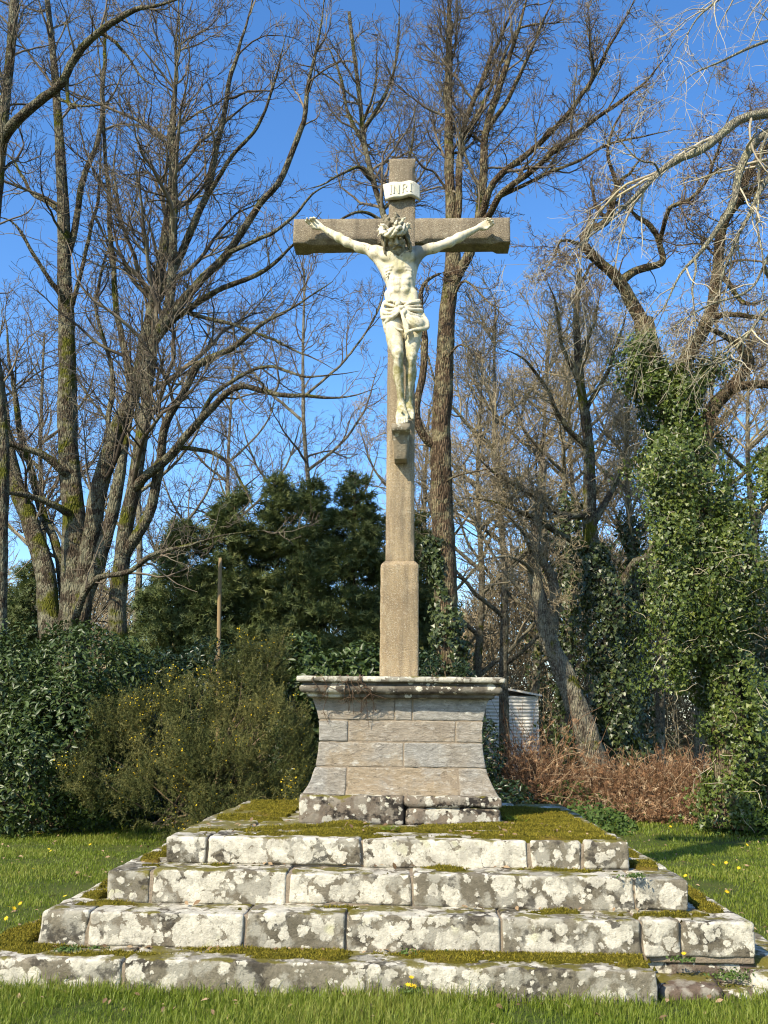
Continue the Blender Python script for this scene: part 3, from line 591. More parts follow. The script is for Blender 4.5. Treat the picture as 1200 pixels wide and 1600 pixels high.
# legs
for hp, kn, an, side in ((hipR, knR, anR, -1), (hipL, knL, anL, 1)):
    B.cap(hp + [0, 0, .01], kn, .083, .047, k=.03); th = hp * .6 + kn * .4
    B.ell(th + [side * .012, -.018, 0], (.062, .056, .16), k=.03); B.ell(hp * .25 + kn * .75 + [-side * .018, -.02, .0], (.028, .028, .06), k=.02)
    B.ell(kn + [0, -.022, 0], (.036, .032, .042), k=.015); B.cap(kn, an, .043, .027, k=.02)
    cf = kn * .68 + an * .32; B.ell(cf + [side * .008, .03, 0], (.044, .046, .115), k=.025); B.cap(kn + [0, -.03, -.05], an + [0, -.018, .04], .016, .014, k=.02)
    B.ell(an + [-side * .022, 0, .01], (.014, .016, .018), k=.01); B.ell(an + [side * .020, 0, .002], (.014, .016, .018), k=.01)
def foot(an, toe, side, spread):
    ax = toe - an; f, u, s_ = frame(ax, (0, -.75, .66)); s_ = s_ * 1.0; L = np.linalg.norm(ax)
    B.ell(an + [0, .035, -.03], (.028, .034, .036), k=.02)
    B.cap(an + u * .0, an + f * L * .62, .033, .030, k=.02)
    for j in range(5):
        o = (j - 2) * .0185 * spread; base = an + f * (L * .66) + s_ * o; ln = (L * .36) * (1.0 - .09 * j if side < 0 else .64 + .09 * j); rr = .0155 if (j == 0) == (side < 0) and j in (0, 4) else .0115
        B.cap(an + f * L * .2 + s_ * o * .35 + u * .006, base + u * .004, .020, .017, k=.012); mid = base + f * ln * .5 + u * .006
        B.cap(base, mid, rr * 1.05, rr, k=.006); B.cap(mid, base + f * ln - u * .008, rr, rr * .95, k=.004)
foot(anL, P(638.5, 652, 7.66), -1, .9); foot(anR, P(629, 661.5, 7.575), 1, 1.05)
B.cap(P(628, 645, 7.60) , P(628, 643.5, 7.575), .009, .011, k=.004)
# head: local frame, x = viewer right, y = towards the face, z = up the skull
hc = P(617.5, 370, 7.53); up_ = nrm(np.array([-.17, -.62, .77])); fw_ = np.array([.13, -1.0, -.85]); fw_ = nrm(fw_ - up_ * (fw_ @ up_)); rt_ = np.cross(fw_, up_) * 1.0
if rt_[0] < 0: rt_ = -rt_
HR = np.stack([rt_, fw_, up_], 1)                     # columns = local axes
def hl(x, y, z, s=1.12): return hc + HR @ (np.array([x, y, z]) * s)
def he(D, c, r, **k): D.ell(hl(*c), np.array(r) * 1.12, HR, **k)
def hcap(D, a, b, ra, rb, **k): D.cap(hl(*a), hl(*b), ra * 1.12, rb * 1.12, **k)
B.cap(neck0 + [0, .0, -.02], hl(0, -.03, -.04), .056, .05, k=.03)
for side in (-1, 1): B.cap(hl(side * .055, -.03, -.02), neck0 + [side * .015, -.05, -.02], .016, .013, k=.02)
he(B, (0, -.01, .03), (.072, .092, .088), k=.02); he(B, (0, .028, -.03), (.056, .058, .075), k=.02); hcap(B, (0, .058, -.085), (0, .052, -.08), .028, .028, k=.025)
hcap(B, (-.05, .058, .024), (.05, .058, .024), .018, .018, k=.014); 
for side in (-1, 1):
    he(B, (side * .031, .083, -.004), (.021, .022, .015), k=.010, sub=True); he(B, (side * .031, .066, -.004), (.016, .016, .014), k=.004)
    he(B, (side * .042, .058, -.032), (.022, .02, .016), k=.016); he(B, (side * .073, -.012, -.01), (.010, .02, .03), k=.006)
hcap(B, (0, .080, .018), (0, .106, -.030), .009, .0135, k=.010); hcap(B, (-.012, .092, -.033), (.012, .092, -.033), .009, .009, k=.006)
hcap(B, (-.022, .078, -.060), (.022, .078, -.060), .007, .007, k=.006); hcap(B, (-.018, .096, -.055), (.018, .096, -.055), .0035, .0035, k=.004, sub=True)
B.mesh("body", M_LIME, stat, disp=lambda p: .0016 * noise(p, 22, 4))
# hair and beard
Hh = SDF((-.26, -.58, 5.25), (.24, -.06, 5.95), .004)
he(Hh, (0, -.02, .045), (.083, .098, .088), k=.02); he(Hh, (0, .09, -.01), (.048, .06, .085), k=.008, sub=True)
he(Hh, (0, .056, -.115), (.036, .034, .046), k=.02); 
for side in (-1, 1):
    hcap(Hh, (side * .05, .045, -.05), (side * .028, .066, -.12), .020, .018, k=.02); hcap(Hh, (side * .004, .094, -.050), (side * .034, .080, -.068), .009, .007, k=.006)
    for j in range(9):
        a0 = -.9 + j * .27; pts = []; x0 = side * (.02 + .062 * math.cos(a0) * .6 + .03); y0 = .085 * math.sin(-a0) * .9
        for t in np.linspace(0, 1, 10):
            pts.append(hl(side * (.03 + .055 * math.sin(min(1, t * 1.8) * 1.5) + .010 * math.sin(t * 11 + j * 1.7) + .012 * t), .055 - .026 * j + (.012) * math.sin(t * 9 + j) + .012 * t, .115 - .26 * t + .015 * (j % 3)))
        Hh.chain(pts, np.linspace(.015, .009, 10), k=.006)
for j in range(7):
    x = (j - 3) * .011; pts = [hl(x * 1.3, .070 - abs(x) * .4, -.078) + 0 * hc, hl(x + .006 * math.sin(j * 2), .076 - abs(x) * .3, -.115), hl(x * .7 - .006 * math.sin(j * 2), .066, -.15 - .008 * (j % 2))]
    Hh.chain(pts, [.012, .011, .006], k=.005)
for j in range(11):
    x = (j - 5) * .014; pts = [hl(x * .4, .06 - .012 * abs(j - 5), .118), hl(x * .9 + .01, .0, .137 - abs(x) * .3), hl(x * 1.1, -.06, .11), hl(x * 1.15 + .01 * math.sin(j), -.098, .02)]; Hh.chain([*spline(pts, 8)], np.full(8, .0105), k=.006)
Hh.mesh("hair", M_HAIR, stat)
# crown of thorns: twisted withies round the brow
K = SDF((-.28, -.60, 5.40), (.26, -.06, 5.98), .004); ta = np.linspace(0, 2 * math.pi, 40)
for s_ in range(4):
    ph = s_ * 1.57; pts = [hl(.098 * math.sin(t) + .016 * math.cos(3 * t + ph) * math.sin(t), -.002 + .116 * math.cos(t) + .016 * math.cos(3 * t + ph) * math.cos(t), .050 + .018 * math.sin(3 * t + ph) + .012 * math.sin(5 * t + s_) + .008) for t in ta]
    K.chain(pts, np.full(40, .0135 if s_ < 3 else .010), k=.006)
for j in range(22):
    t = j * 2 * math.pi / 22 + .1; a = hl(.108 * math.sin(t), -.008 + .116 * math.cos(t), .062 + .012 * math.sin(5 * j)); d = HR @ nrm(np.array([math.sin(t) * .7, math.cos(t) * .7, .9 * math.sin(j * 2.3)])); K.cap(a, a + d * .042, .008, .0035, k=.004)
for a, b in (((.02, .09, .075), (.075, .055, .115)), ((-.02, .1, .07), (-.07, .085, .03)), ((.06, .04, .10), (.10, .01, .125)), ((-.05, .08, .09), (-.095, .05, .12)), ((0, .1, .08), (.03, .085, .13))): K.chain([hl(*a), hl(*(np.array(a) * .5 + np.array(b) * .5 + [0, .015, .01])), hl(*b)], [.012, .012, .007], k=.006)
K.mesh("crown_of_thorns", M_LIME, stat)
# loincloth
Lc = SDF((-.30, -.56, 4.60), (.38, -.06, 5.18)); q = lambda u, v, d: P(u, v, d)
def swag(uvds, r0, r1, k=.012, n_=12): Lc.chain([*spline([q(*a) for a in uvds], n_)], np.linspace(r0, r1, n_), k=k)
Lc.ell(pelv + [0, .005, .0], (.164, .112, .085), k=.03); Lc.cap(hipR + [0, 0, .01], hipR * .8 + knR * .2, .094, .088, k=.03); Lc.cap(hipL + [0, 0, .02], hipL * .62 + knL * .38, .092, .080, k=.03)
Lc.ell(P(627, 528, 7.59), (.03, .10, .06), k=.03, sub=True)
Lc.ell(P(612, 540, 7.58), (.12, .2, .105), k=.02, sub=True)
kt = (627, 482, 7.535)
for (a, b, r) in (((613, 478, 7.545), (600, 474, 7.60), .012), ((612, 484, 7.54), (599, 483, 7.60), .009), ((612, 490, 7.535), (597, 489, 7.60), .016), ((613, 495, 7.535), (598, 497, 7.60), .014), ((617, 493, 7.53), (603, 503, 7.575), .011)): swag((kt, a, b), r * .75, r)
for (a, b, r) in (((640, 474, 7.545), (656, 472, 7.61), .013), ((641, 479, 7.54), (658, 478, 7.61), .008), ((642, 484, 7.535), (659, 485, 7.61), .016), ((643, 490, 7.53), (661, 496, 7.605), .010), ((644, 497, 7.525), (662, 503, 7.60), .013), ((645, 505, 7.525), (664, 511, 7.59), .013)): swag((kt, a, b), r * .7, r)
swag(((660, 490, 7.62), (667, 503, 7.60), (668, 512, 7.59), (658, 516, 7.56)), .014, .010); swag(((632, 522, 7.52), (644, 516, 7.51), (657, 515, 7.55), (668, 511, 7.59)), .010, .012)
swag((kt, (629, 492, 7.52), (632, 506, 7.515), (635, 521, 7.52)), .013, .011); swag(((632, 500, 7.515), (637, 512, 7.512), (634, 527, 7.52)), .012, .006)
Lc.ell(q(647, 506, 7.57), (.085, .055, .060), k=.03)
swag(((600, 474, 7.61), (597, 486, 7.60), (598, 498, 7.60)), .013, .011); swag(((613, 508, 7.55), (621, 514, 7.54), (629, 516, 7.53)), .007, .006)
Lc.ell(q(627, 481, 7.52), (.027, .022, .022), k=.01); Lc.ell(q(622, 475, 7.525), (.024, .02, .022), k=.008); Lc.ell(q(632, 487, 7.515), (.02, .02, .026), k=.008)
swag(((616, 473, 7.54), (620, 470, 7.525), (624, 472, 7.52)), .010, .009); swag(((601, 471, 7.60), (615, 470, 7.55), (630, 473, 7.545), (655, 469, 7.60)), .010, .010)
Lc.ell(q(660, 506, 7.60), (.055, .028, .05), k=.02)
Lc.mesh("loincloth", M_LIME, stat, disp=lambda p: .002 * np.sin(p[..., 2] * 190 + p[..., 0] * 120) * noise(p, 14, 2))
# ================================================================ trees
def samp(Pt, Rd, i, t):
    S = Pt.shape[1]; x = np.clip(t, 0, .9999) * (S - 1); k = x.astype(int); f = (x - k)[:, None]
    a, b = Pt[i, k], Pt[i, k + 1]; return a * (1 - f) + b * f, nrm(b - a), Rd[i, k] * (1 - f[:, 0]) + Rd[i, k + 1] * f[:, 0]
def grow(Pt, Rd, L, n, S, rl=.0125, t0=.15, t1=1.0, ang=(30, 65), lenf=(.35, .6), jit=.16, trop=.05, rmin=.004, rk=.6, lmin=.12, curl=.0, taper=.9):
    """side shoots: n per parent on average (by length); returns polylines, radii, lengths"""
    M = len(Pt); w = L / L.mean(); cnt = rng.poisson(n * w); cnt = np.maximum(cnt, 1); i = np.repeat(np.arange(M), cnt); K = len(i)
    t = t0 + (t1 - t0) * rng.uniform(0, 1, K) ** .85; p, T, r = samp(Pt, Rd, i, t)
    perp = nrm(np.cross(T, rng.normal(0, 1, (K, 3)))); a = np.radians(rng.uniform(ang[0], ang[1], K))[:, None]
    d = T * np.cos(a) + perp * np.sin(a); ln = L[i] * rng.uniform(lenf[0], lenf[1], K) * (1.12 - .62 * t); ln = np.maximum(ln, lmin * rng.uniform(.6, 1.2, K))
    pts = [p]; c = rng.normal(0, curl, (K, 3))
    for s in range(S - 1):
        d = nrm(d + rng.normal(0, jit, (K, 3)) + c + [0, 0, trop]); p = p + d * (ln / (S - 1))[:, None]; pts.append(p)
    q = np.stack(pts, 1); r0 = np.clip(np.minimum(r * rk, ln * rl + .001), rmin, None)
    return q, np.maximum(r0[:, None] * (1 - taper * np.linspace(0, 1, S))[None], rmin * .75), ln
def limb_line(uvd, r0, r1, n, f=None):
    p = np.array([P(*a) for a in uvd]); q = spline(p, n); s = np.linspace(0, 1, n)
    d = np.array([a[2] for a in uvd]).mean(); return q, (r0 + (r1 - r0) * s ** .85) * d / FPX
def snap(lq, spine, r0):
    s = np.concatenate(spine); d_ = np.linalg.norm(s - lq[0], axis=1) + .8 * np.maximum(0, s[:, 2] - lq[0, 2] + .1); k = d_.argmin()
    if d_[k] > 1.6 or (lq[0, 2] < 3.7 and r0 > .1): return lq
    w_ = np.clip(1 - np.arange(len(lq)) / 9, 0, 1) ** 1.5; return lq + w_[:, None] * (s[k] - lq[0])
def tree(name, label, cat, base, trunk, limbs, barkm, twigm, dens=(5, 7, 6), lens=((.3, .62), (.3, .6), (.3, .6)), trop=.05, jit=.15, rmin=.0055, group=None, trunk_shoots=.4, ang=(28, 62), wig=.05, curl=0.0, root_flare=1.25, grow_trunk=True, t0=.22, loc=None):
    """trunk/limbs: (list of (u,v,d), r0px, r1px)"""
    tr = thing(name, label, cat, base, group)
    q, r = limb_line(trunk[0], trunk[1], trunk[2], 46); q = q + wig * .5 * np.stack([fbm(q, .9, 2, 5 + k) for k in range(3)], -1) * np.linspace(0, 1, 46)[:, None]
    h = q[:, 2] - q[0, 2]; r = r * (1 + (root_flare - 1) * np.exp(-h * 2.2)); qs = spline(q, 120); rs = np.interp(np.linspace(0, 1, 120), np.linspace(0, 1, 46), r)
    m = MB(); tubes(m, qs[None], rs[None], 26, rough=.16, seed=int(abs(base[0] * 10)) + 3, rs=7); m.build("trunk", barkm, tr)
    allP = []; allR = []; allL = []; S0 = 26; spine = [qs]
    def keep(q, r):
        allP.append(spline(q, S0)); allR.append(np.interp(np.linspace(0, 1, S0), np.linspace(0, 1, len(r)), r)); allL.append(np.linalg.norm(np.diff(q, axis=0), axis=1).sum())
    if grow_trunk: k0 = int(46 * (1 - trunk_shoots)); keep(q[k0:], r[k0:])
    for (uvd, a, b) in limbs:
        n_ = 40; lq, lr = limb_line(uvd, a, b, n_); e = np.minimum(np.linspace(0, 1, n_) * 6, 1)[:, None]
        lr = lr * np.interp(np.linspace(0, 1, n_), [0, .7, 1], [1, 1, .3]); lq = lq + wig * e * np.stack([fbm(lq, 1.6, 3, 15 + k) for k in range(3)], -1); lq = snap(lq, spine, lr[0]); spine.append(lq); m = MB(); tubes(m, lq[None], lr[None], 12, rough=.14, seed=9, rs=9); m.build("limb", barkm, tr); keep(lq, lr)
    Pt, Rd, L = np.array(allP), np.array(allR), np.array(allL); cr_ = MB()
    for lv, (nn, S, k) in enumerate(zip(dens, (12, 8, 5, 4), (6, 4, 3, 3))):
        Pt, Rd, L = grow(Pt, Rd, L, nn, S, rl=(.0145, .014, .013, .012)[lv], t0=t0 if lv == 0 else .12, ang=ang, lenf=lens[lv], jit=jit * (1 + .25 * lv), trop=trop * (1 if lv < 2 else .6), rmin=rmin, curl=curl, lmin=(.6, .3, .16, .1)[lv])
        tubes(cr_, Pt, Rd, k)
    cr_.build("crown", twigm, tr); return tr
D_ = lambda pts, d0, d1=None: [(u, v, d0 + ((d1 if d1 is not None else d0) - d0) * i / max(1, len(pts) - 1)) for i, (u, v) in enumerate(pts)]
M_BK1 = m_bark("oak_bark", (.042, .032, .022), (.145, .112, .075), lich=(.24, .23, .15), la=.22, moss=.38)
M_BK2 = m_bark("brown_bark", (.055, .036, .022), (.18, .125, .078), lich=(.26, .23, .13), la=.15, moss=.16)
M_BK3 = m_bark("grey_bark", (.08, .065, .045), (.22, .185, .135), lich=(.28, .26, .18), la=.3, moss=.15)
M_BK4 = m_bark("pale_smooth_bark", (.30, .265, .19), (.44, .40, .29), lich=(.45, .42, .25), la=.2, sc_=2)
def m_twig(name, a, b, l):
    n = NT(name); c = n.mix(n.island(), a, b); c = n.mix(n.ramp(n.noise(2.2, 3, .6), .5, .7, 0, .6), c, l); return n.done(c, .85, .2)
M_TW1 = m_twig("oak_twigs", (.04, .03, .021), (.20, .16, .115), (.29, .26, .17))
M_TW2 = m_twig("brown_twigs", (.085, .06, .038), (.22, .165, .105), (.22, .18, .10))
M_TW3 = m_twig("pale_twigs", (.30, .25, .17), (.50, .44, .31), (.46, .40, .22))
M_TW4 = m_twig("thicket_twigs", (.15, .12, .07), (.40, .33, .215), (.32, .27, .13))

d = 17.0
LA = [
 (D_([(114, 1060), (126, 950), (140, 850), (152, 770), (176, 690), (205, 620), (225, 540)], d, 16.6) + D_([(250, 420), (268, 300), (270, 180), (275, 100), (281, -20)], 16.4, 16.0), 20, 3.5),
 (D_([(186, 1010), (184, 950), (188, 880), (196, 820), (212, 740), (226, 650), (232, 590), (240, 535), (262, 490), (270, 400), (271, 250), (275, 150), (282, 20)], 16.2, 15.2), 16, 3),
 (D_([(114, 1060), (130, 950), (150, 895), (166, 835), (185, 765), (192, 725), (208, 640)], 16.8, 16.5), 14, 9),
 (D_([(208, 872), (235, 808), (250, 720), (259, 660), (290, 610), (312, 568), (360, 545), (415, 505), (465, 475), (520, 440)], 16.0, 14.5), 11, 2.5),
 (D_([(268, 470), (290, 390), (325, 300), (345, 200), (366, 100), (386, 40), (400, -40)], 16.2, 15.5), 8.5, 2.5),
 (D_([(285, 495), (320, 440), (370, 375), (405, 320), (437, 280), (465, 215), (485, 125), (502, 40), (510, -30)], 15.6, 14.5), 9, 2.2),
 (D_([(225, 545), (262, 505), (300, 480), (350, 450), (400, 430), (450, 390), (500, 330)], 16.3, 15), 7.5, 2),
 (D_([(212, 757), (226, 742), (260, 718), (300, 670), (340, 625), (376, 605), (440, 618), (530, 622), (590, 605)], 15.8, 13.8), 9.5, 2),
 (D_([(292, 690), (340, 712), (365, 735), (385, 770), (405, 810)], 15.5, 14.4), 4.5, 1.3),
 (D_([(116, 1040), (122, 955), (150, 905), (200, 893), (240, 866), (300, 850), (350, 835), (415, 828)], 16.4, 14.2), 8, .8),
 (D_([(82, 1000), (76, 960), (70, 890), (46, 815), (18, 735), (5, 650), (-6, 560), (-12, 450)], 17.2, 17.8), 19, 7),
 (D_([(108, 745), (95, 735), (60, 710), (20, 696), (-30, 680)], 17, 16), 8, 4),
 (D_([(112, 800), (100, 795), (60, 778), (25, 770), (-20, 772)], 17, 15.6), 7.5, 3.5),
 (D_([(108, 1040), (98, 920), (88, 850), (70, 810), (50, 740), (30, 675), (15, 560), (8, 500)], 17.4, 18.4), 9, 4),
 (D_([(100, 480), (92, 455), (60, 410), (22, 350), (-10, 338)], 17, 16), 5, 2),
 (D_([(95, 345), (85, 325), (50, 298), (26, 255), (6, 235)], 17, 17.5), 4.5, 2),
 (D_([(106, 400), (116, 370), (130, 280), (155, 215), (161, 120), (166, 30), (168, -40)], 17, 17.5), 6.5, 2.5),
 (D_([(104, 500), (120, 450), (140, 360), (156, 275), (158, 200)], 17, 16.5), 4.5, 2),
 (D_([(203, 625), (190, 530), (180, 475), (172, 350), (165, 240), (160, 150), (150, 40)], 16.6, 16.6), 6.5, 2),
 (D_([(172, 695), (170, 650), (175, 590), (160, 525), (150, 475), (166, 400), (200, 330)], 16.8, 17), 5, 1.8),
 (D_([(300, 500), (350, 505), (415, 525), (470, 550), (530, 580)], 15.9, 14.8), 4, 1.3),
 (D_([(310, 650), (340, 610), (415, 575), (480, 590), (560, 578)], 15.4, 14), 4.5, 1.5),
 (D_([(370, 375), (410, 372), (450, 345), (490, 300), (530, 280)], 15, 14.5), 4.5, 1.4),
 (D_([(325, 300), (360, 250), (400, 200), (430, 120), (450, 40)], 15.8, 15), 4.5, 1.5),
]
LA = [(a, r0 * .98, r1) for a, r0, r1 in LA]
tree("oak_tree", "bare many-stemmed oak with thick mossy stems rising behind the laurel bush", "tree", P(115, 1272, d),
     ([(113, 1272, d), (113, 985, d), (117, 900, d), (115, 800, d), (108, 730, d), (105, 640, d), (105, 560, d), (103, 480, d), (100, 400, d), (97, 300, d), (92, 200, d), (85, 100, d), (75, 0, d), (70, -60, d)], 27, 3.5), LA, M_BK1, M_TW1,
     dens=(10, 8, 5), lens=((.15, .38), (.3, .55), (.3, .55)), trop=.08, jit=.16, trunk_shoots=.55, curl=.04)
d = 15.0
tree("oak_tree", "dark trunk at the photo's left edge with a long crooked bough reaching over", "tree", P(-8, 1283, d),
     ([(-8, 1283, d), (-2, 1000, d), (0, 850, d), (3, 700, d), (-9, 560, d), (-12, 400, d), (0, 250, d), (10, 140, d), (22, 20, d), (28, -60, d)], 14, 8),
     [(D_([(-14, 225), (0, 203), (45, 170), (95, 130), (120, 85), (155, 50), (200, 20), (250, 8), (310, -14)], 14.8, 13), 11, 3.5),
      (D_([(140, 62), (158, 52), (190, 75), (222, 118), (262, 145)], 14.1, 13.6), 4, 1.2), (D_([(80, 143), (118, 163), (150, 162), (192, 160)], 14.3, 13.7), 3.5, 1.2), (D_([(105, 110), (108, 160), (120, 165), (112, 150)], 14.2, 14.1), 4, 3)],
     M_BK1, M_TW1, dens=(9, 7, 5), lens=((.16, .36), (.3, .6), (.3, .6)), trunk_shoots=.5, rmin=.004, jit=.2)
d = 16.0
LC = [
 (D_([(705, 400), (703, 300), (700, 200), (700, 100), (703, 0), (705, -50)], d, d), 10.5, 5),
 (D_([(714, 400), (717, 340), (718, 270), (723, 205), (745, 145), (770, 85), (800, 25), (820, -30)], d, 15.6), 7, 3),
 (D_([(712, 455), (722, 425), (740, 385), (755, 310), (760, 200), (775, 150), (795, 90), (815, 30), (830, -30)], d, 15.2), 10, 3.5),
 (D_([(750, 345), (760, 318), (778, 278), (840, 230), (880, 185), (925, 125), (952, 75), (980, 25), (1000, -20)], 15.6, 14), 7, 2.2),
 (D_([(752, 350), (770, 330), (790, 299), (840, 262), (900, 210), (960, 165), (1010, 125), (1060, 60)], 15.7, 13.6), 7, 1.8),
 (D_([(785, 305), (850, 275), (900, 255), (950, 228), (1015, 210), (1070, 200)], 15.2, 13.4), 4, 1.3),
 (D_([(778, 190), (815, 110), (840, 58), (868, -20)], 15.6, 15), 4.5, 2), (D_([(722, 205), (750, 170), (800, 60), (830, 40), (920, 35)], 15.9, 15), 4, 1.2),
 (D_([(682, 690), (662, 680), (651, 650), (660, 587), (664, 540), (657, 475), (663, 443), (690, 425), (700, 428)], 15.8, 15.8), 7, 5),
 (D_([(702, 300), (680, 270), (660, 262), (640, 235), (620, 190)], d, 15.5), 2.5, 1), (D_([(700, 480), (725, 440), (760, 470), (800, 500)], d, 15), 2.5, 1),
 (D_([(690, 760), (715, 742), (760, 735), (820, 720)], d, 15), 2, .8), (D_([(697, 560), (720, 540), (760, 560)], d, 15), 2, .8)]
def leaf_on(q, r, N, spread, size, seed=0, lo=0, hi=1, flat=.0):
    """ivy leaves clothing a stem polyline"""
    t = rng.uniform(lo, hi, N); i = t * (len(q) - 1); k = np.clip(i.astype(int), 0, len(q) - 2); f = (i - k)[:, None]; c = q[k] * (1 - f) + q[k + 1] * f
    rr = np.interp(t, np.linspace(0, 1, len(r)), r); a = rng.uniform(0, 2 * math.pi, N); o = np.stack([np.cos(a), np.sin(a), 0 * a], 1)
    g = fbm(c + o * .6, 1.9, 3, seed); far_ = rng.choice([1, 1, 1, 1, 1, 1, 1, 1.6], N); ex = rr * (1 + .5 * fbm(c + o * .8, .9, 2, seed + 4)) + spread * np.clip(.42 + 2.2 * g, .03, 1.9) * rng.uniform(.55, 1.0, N) ** .6 * far_; C = c + o * ex[:, None] + rng.normal(0, .03, (N, 3))
    return C, nrm(o * .9 + rng.normal(0, .45, (N, 3)) + [0, 0, .35]), rng.uniform(*size, N)
M_IVY = m_leaf("ivy_leaf", (.036, .058, .010), (.085, .120, .018), (.20, .22, .045), rough=.42, spec=.4, trans=.12)
M_IVYD = m_leaf("dark_ivy_leaf", (.03, .046, .013), (.062, .085, .022), (.14, .15, .05), rough=.4, spec=.5, trans=.1)
TC = tree("tall_tree", "bare tree with a straight furrowed trunk and ivy-clad foot right behind the cross", "tree", P(702, 1274, d),
     ([(702, 1274, d), (700, 1055, d), (697, 950, d), (693, 850, d), (688, 740, d), (690, 650, d), (695, 560, d), (700, 480, d), (706, 420, d), (707, 385, d)], 23, 13), LC, M_BK2, M_TW1,
     dens=(14, 9, 4), lens=((.16, .42), (.3, .55), (.3, .55)), grow_trunk=False, trop=.06, rmin=.005, jit=.2)
b = MB(); q = spline(np.array([P(u, v, dd) for u, v, dd in ((703, 1270, 16), (699, 1055, 16), (694, 950, 16), (686, 900, 15.9), (674, 850, 15.85), (660, 812, 15.8))]), 40)
C, N_, S_ = leaf_on(q, np.linspace(.2, .05, 40), 7000, .22, (.06, .10), 3, 0, .93); leaves(b, C, S_, N_, np.array([0, 0, -1.]) + rng.normal(0, .4, C.shape), *T_IVY, rng.beta(1.6, 2.2, len(C))); b.build("ivy", M_IVYD, TC)
d = 21.0
tree("young_tree", "slender bare tree whose dark stem shows left of the cross plaque", "tree", P(638, 1240, d),
     ([(638, 1240, d), (634, 1000, d), (628, 700, d), (616, 450, d), (600, 340, d), (585, 290, d), (570, 225, d), (566, 190, d), (556, 110, d), (545, 20, d)], 11, 3),
     [(D_([(582, 285), (560, 260), (510, 285), (470, 300)], d, 20), 3.5, 1), (D_([(568, 200), (600, 150), (620, 90), (625, 0)], d, 20), 4, 1.5), (D_([(570, 225), (545, 180), (530, 110), (500, 50)], d, 20), 4, 1.5), (D_([(595, 325), (620, 300), (640, 240), (650, 150)], d, 20.5), 3.5, 1.3), (D_([(600, 345), (560, 330), (520, 350), (490, 340)], d, 20), 3.5, 1.2), (D_([(566, 190), (585, 140), (590, 60)], d, 20), 3, 1)],
     M_BK1, M_TW1, dens=(12, 8, 5), lens=((.22, .5), (.3, .6), (.3, .6)), rmin=.0055, trunk_shoots=.45, jit=.2)
# ivy-clad oak on the right
d = 14.0
LE = [
 (D_([(1002, 500), (975, 455), (960, 430), (926, 402), (911, 380), (922, 358), (945, 345), (962, 285), (985, 268), (1010, 235)], d, 13), 13, 3),
 (D_([(966, 436), (985, 425), (1032, 410), (1016, 360), (985, 330), (960, 320)], d, 13.5), 8, 3), (D_([(945, 345), (930, 320), (925, 290), (935, 260)], 13.6, 13.4), 4, 1.5),
 (D_([(1098, 760), (1101, 680), (1112, 640), (1150, 597), (1172, 565), (1135, 525), (1100, 512)], d, 13.2), 15, 7), (D_([(1135, 610), (1160, 605), (1215, 600), (1260, 590)], 13.6, 13), 8, 6),
 (D_([(1075, 600), (1095, 540), (1112, 490), (1122, 430), (1130, 350), (1152, 318), (1176, 260), (1205, 222), (1240, 170)], d, 12.6), 14, 5),
 (D_([(1125, 350), (1160, 310), (1200, 285), (1250, 270)], 13.2, 12.5), 6, 3), (D_([(1125, 420), (1160, 470), (1200, 465)], 13.3, 12.8), 6, 2.5), (D_([(1100, 512), (1140, 490), (1210, 500)], 13.3, 12.6), 6, 3),
 (D_([(1010, 360), (1040, 330), (1085, 300), (1120, 240), (1150, 150)], 13.5, 12.5), 4.5, 1.5), (D_([(912, 380), (890, 372), (870, 385), (850, 430)], 13.3, 12.5), 3.5, 1), (D_([(925, 402), (915, 440), (925, 465)], 13.4, 13), 3, 1), (D_([(965, 285), (950, 250), (960, 200), (985, 150)], 13.2, 12.6), 4, 1.3)]
TE = tree("oak_tree", "gnarled twisting oak whose thick trunk is smothered in bright ivy", "tree", P(1148, 1293, d),
     ([(1148, 1293, d), (1140, 1150, d), (1126, 1030, d), (1100, 880, d), (1082, 760, d), (1055, 660, d), (1030, 590, d), (1002, 500, d)], 27, 16), LE, M_BK2, M_TW2,
     dens=(13, 8, 5), lens=((.2, .45), (.3, .6), (.3, .6)), grow_trunk=False, jit=.28, trop=.02, rmin=.004, wig=.10)
b = MB(); st = MB()
def ivy(uv, rr, N, spread, size, lo=0, hi=1):
    q = spline(np.array([P(*a) for a in uv]), 50); N = int(N * 2.0); size = (size[0] * .45, size[1] * .68); r = np.interp(np.linspace(0, 1, 50), np.linspace(0, 1, len(rr)), rr); C, n_, s_ = leaf_on(q, r, N, spread, size, 9, lo, hi)
    leaves(b, C, s_, n_, np.array([0, 0, -1.]) + rng.normal(0, .4, C.shape), *T_IVY, rng.beta(1.5, 2.0, len(C)))
    k = rng.integers(0, len(C), N // 110); p = C[k]; pts = [p]; dd = nrm(n_[k] + rng.normal(0, .7, (len(k), 3)))
    for s in range(5): dd = nrm(dd + rng.normal(0, .35, dd.shape) + [0, 0, -.05]); pts.append(pts[-1] + dd * rng.uniform(.04, .1, (len(k), 1)))
    tubes(b, np.stack(pts, 1), np.tile(np.linspace(.006, .002, 6), (len(k), 1)), 4, mi=1)
ivy([(1158, 1285, d), (1148, 1150, d), (1126, 1030, d), (1100, 880, d), (1082, 760, d), (1055, 660, d), (1040, 575, d)], [.26, .26, .32, .38, .30, .24, .13], 16000, .40, (.065, .115))
ivy([(1060, 1080, 13.6), (1060, 960, 13.6), (1050, 850, 13.6), (1040, 760, 13.6), (1030, 680, 13.7)], [.05, .14, .2, .16, .08], 4600, .45, (.06, .11))
ivy([(1150, 1010, 13.7), (1150, 900, 13.6), (1148, 830, 13.6), (1140, 790, 13.7)], [.1, .22, .2, .05], 3300, .35, (.06, .11)); ivy([(1010, 620, 13.7), (1000, 570, 13.7), (1000, 530, 13.8)], [.1, .08, .05], 1500, .3, (.06, .1))
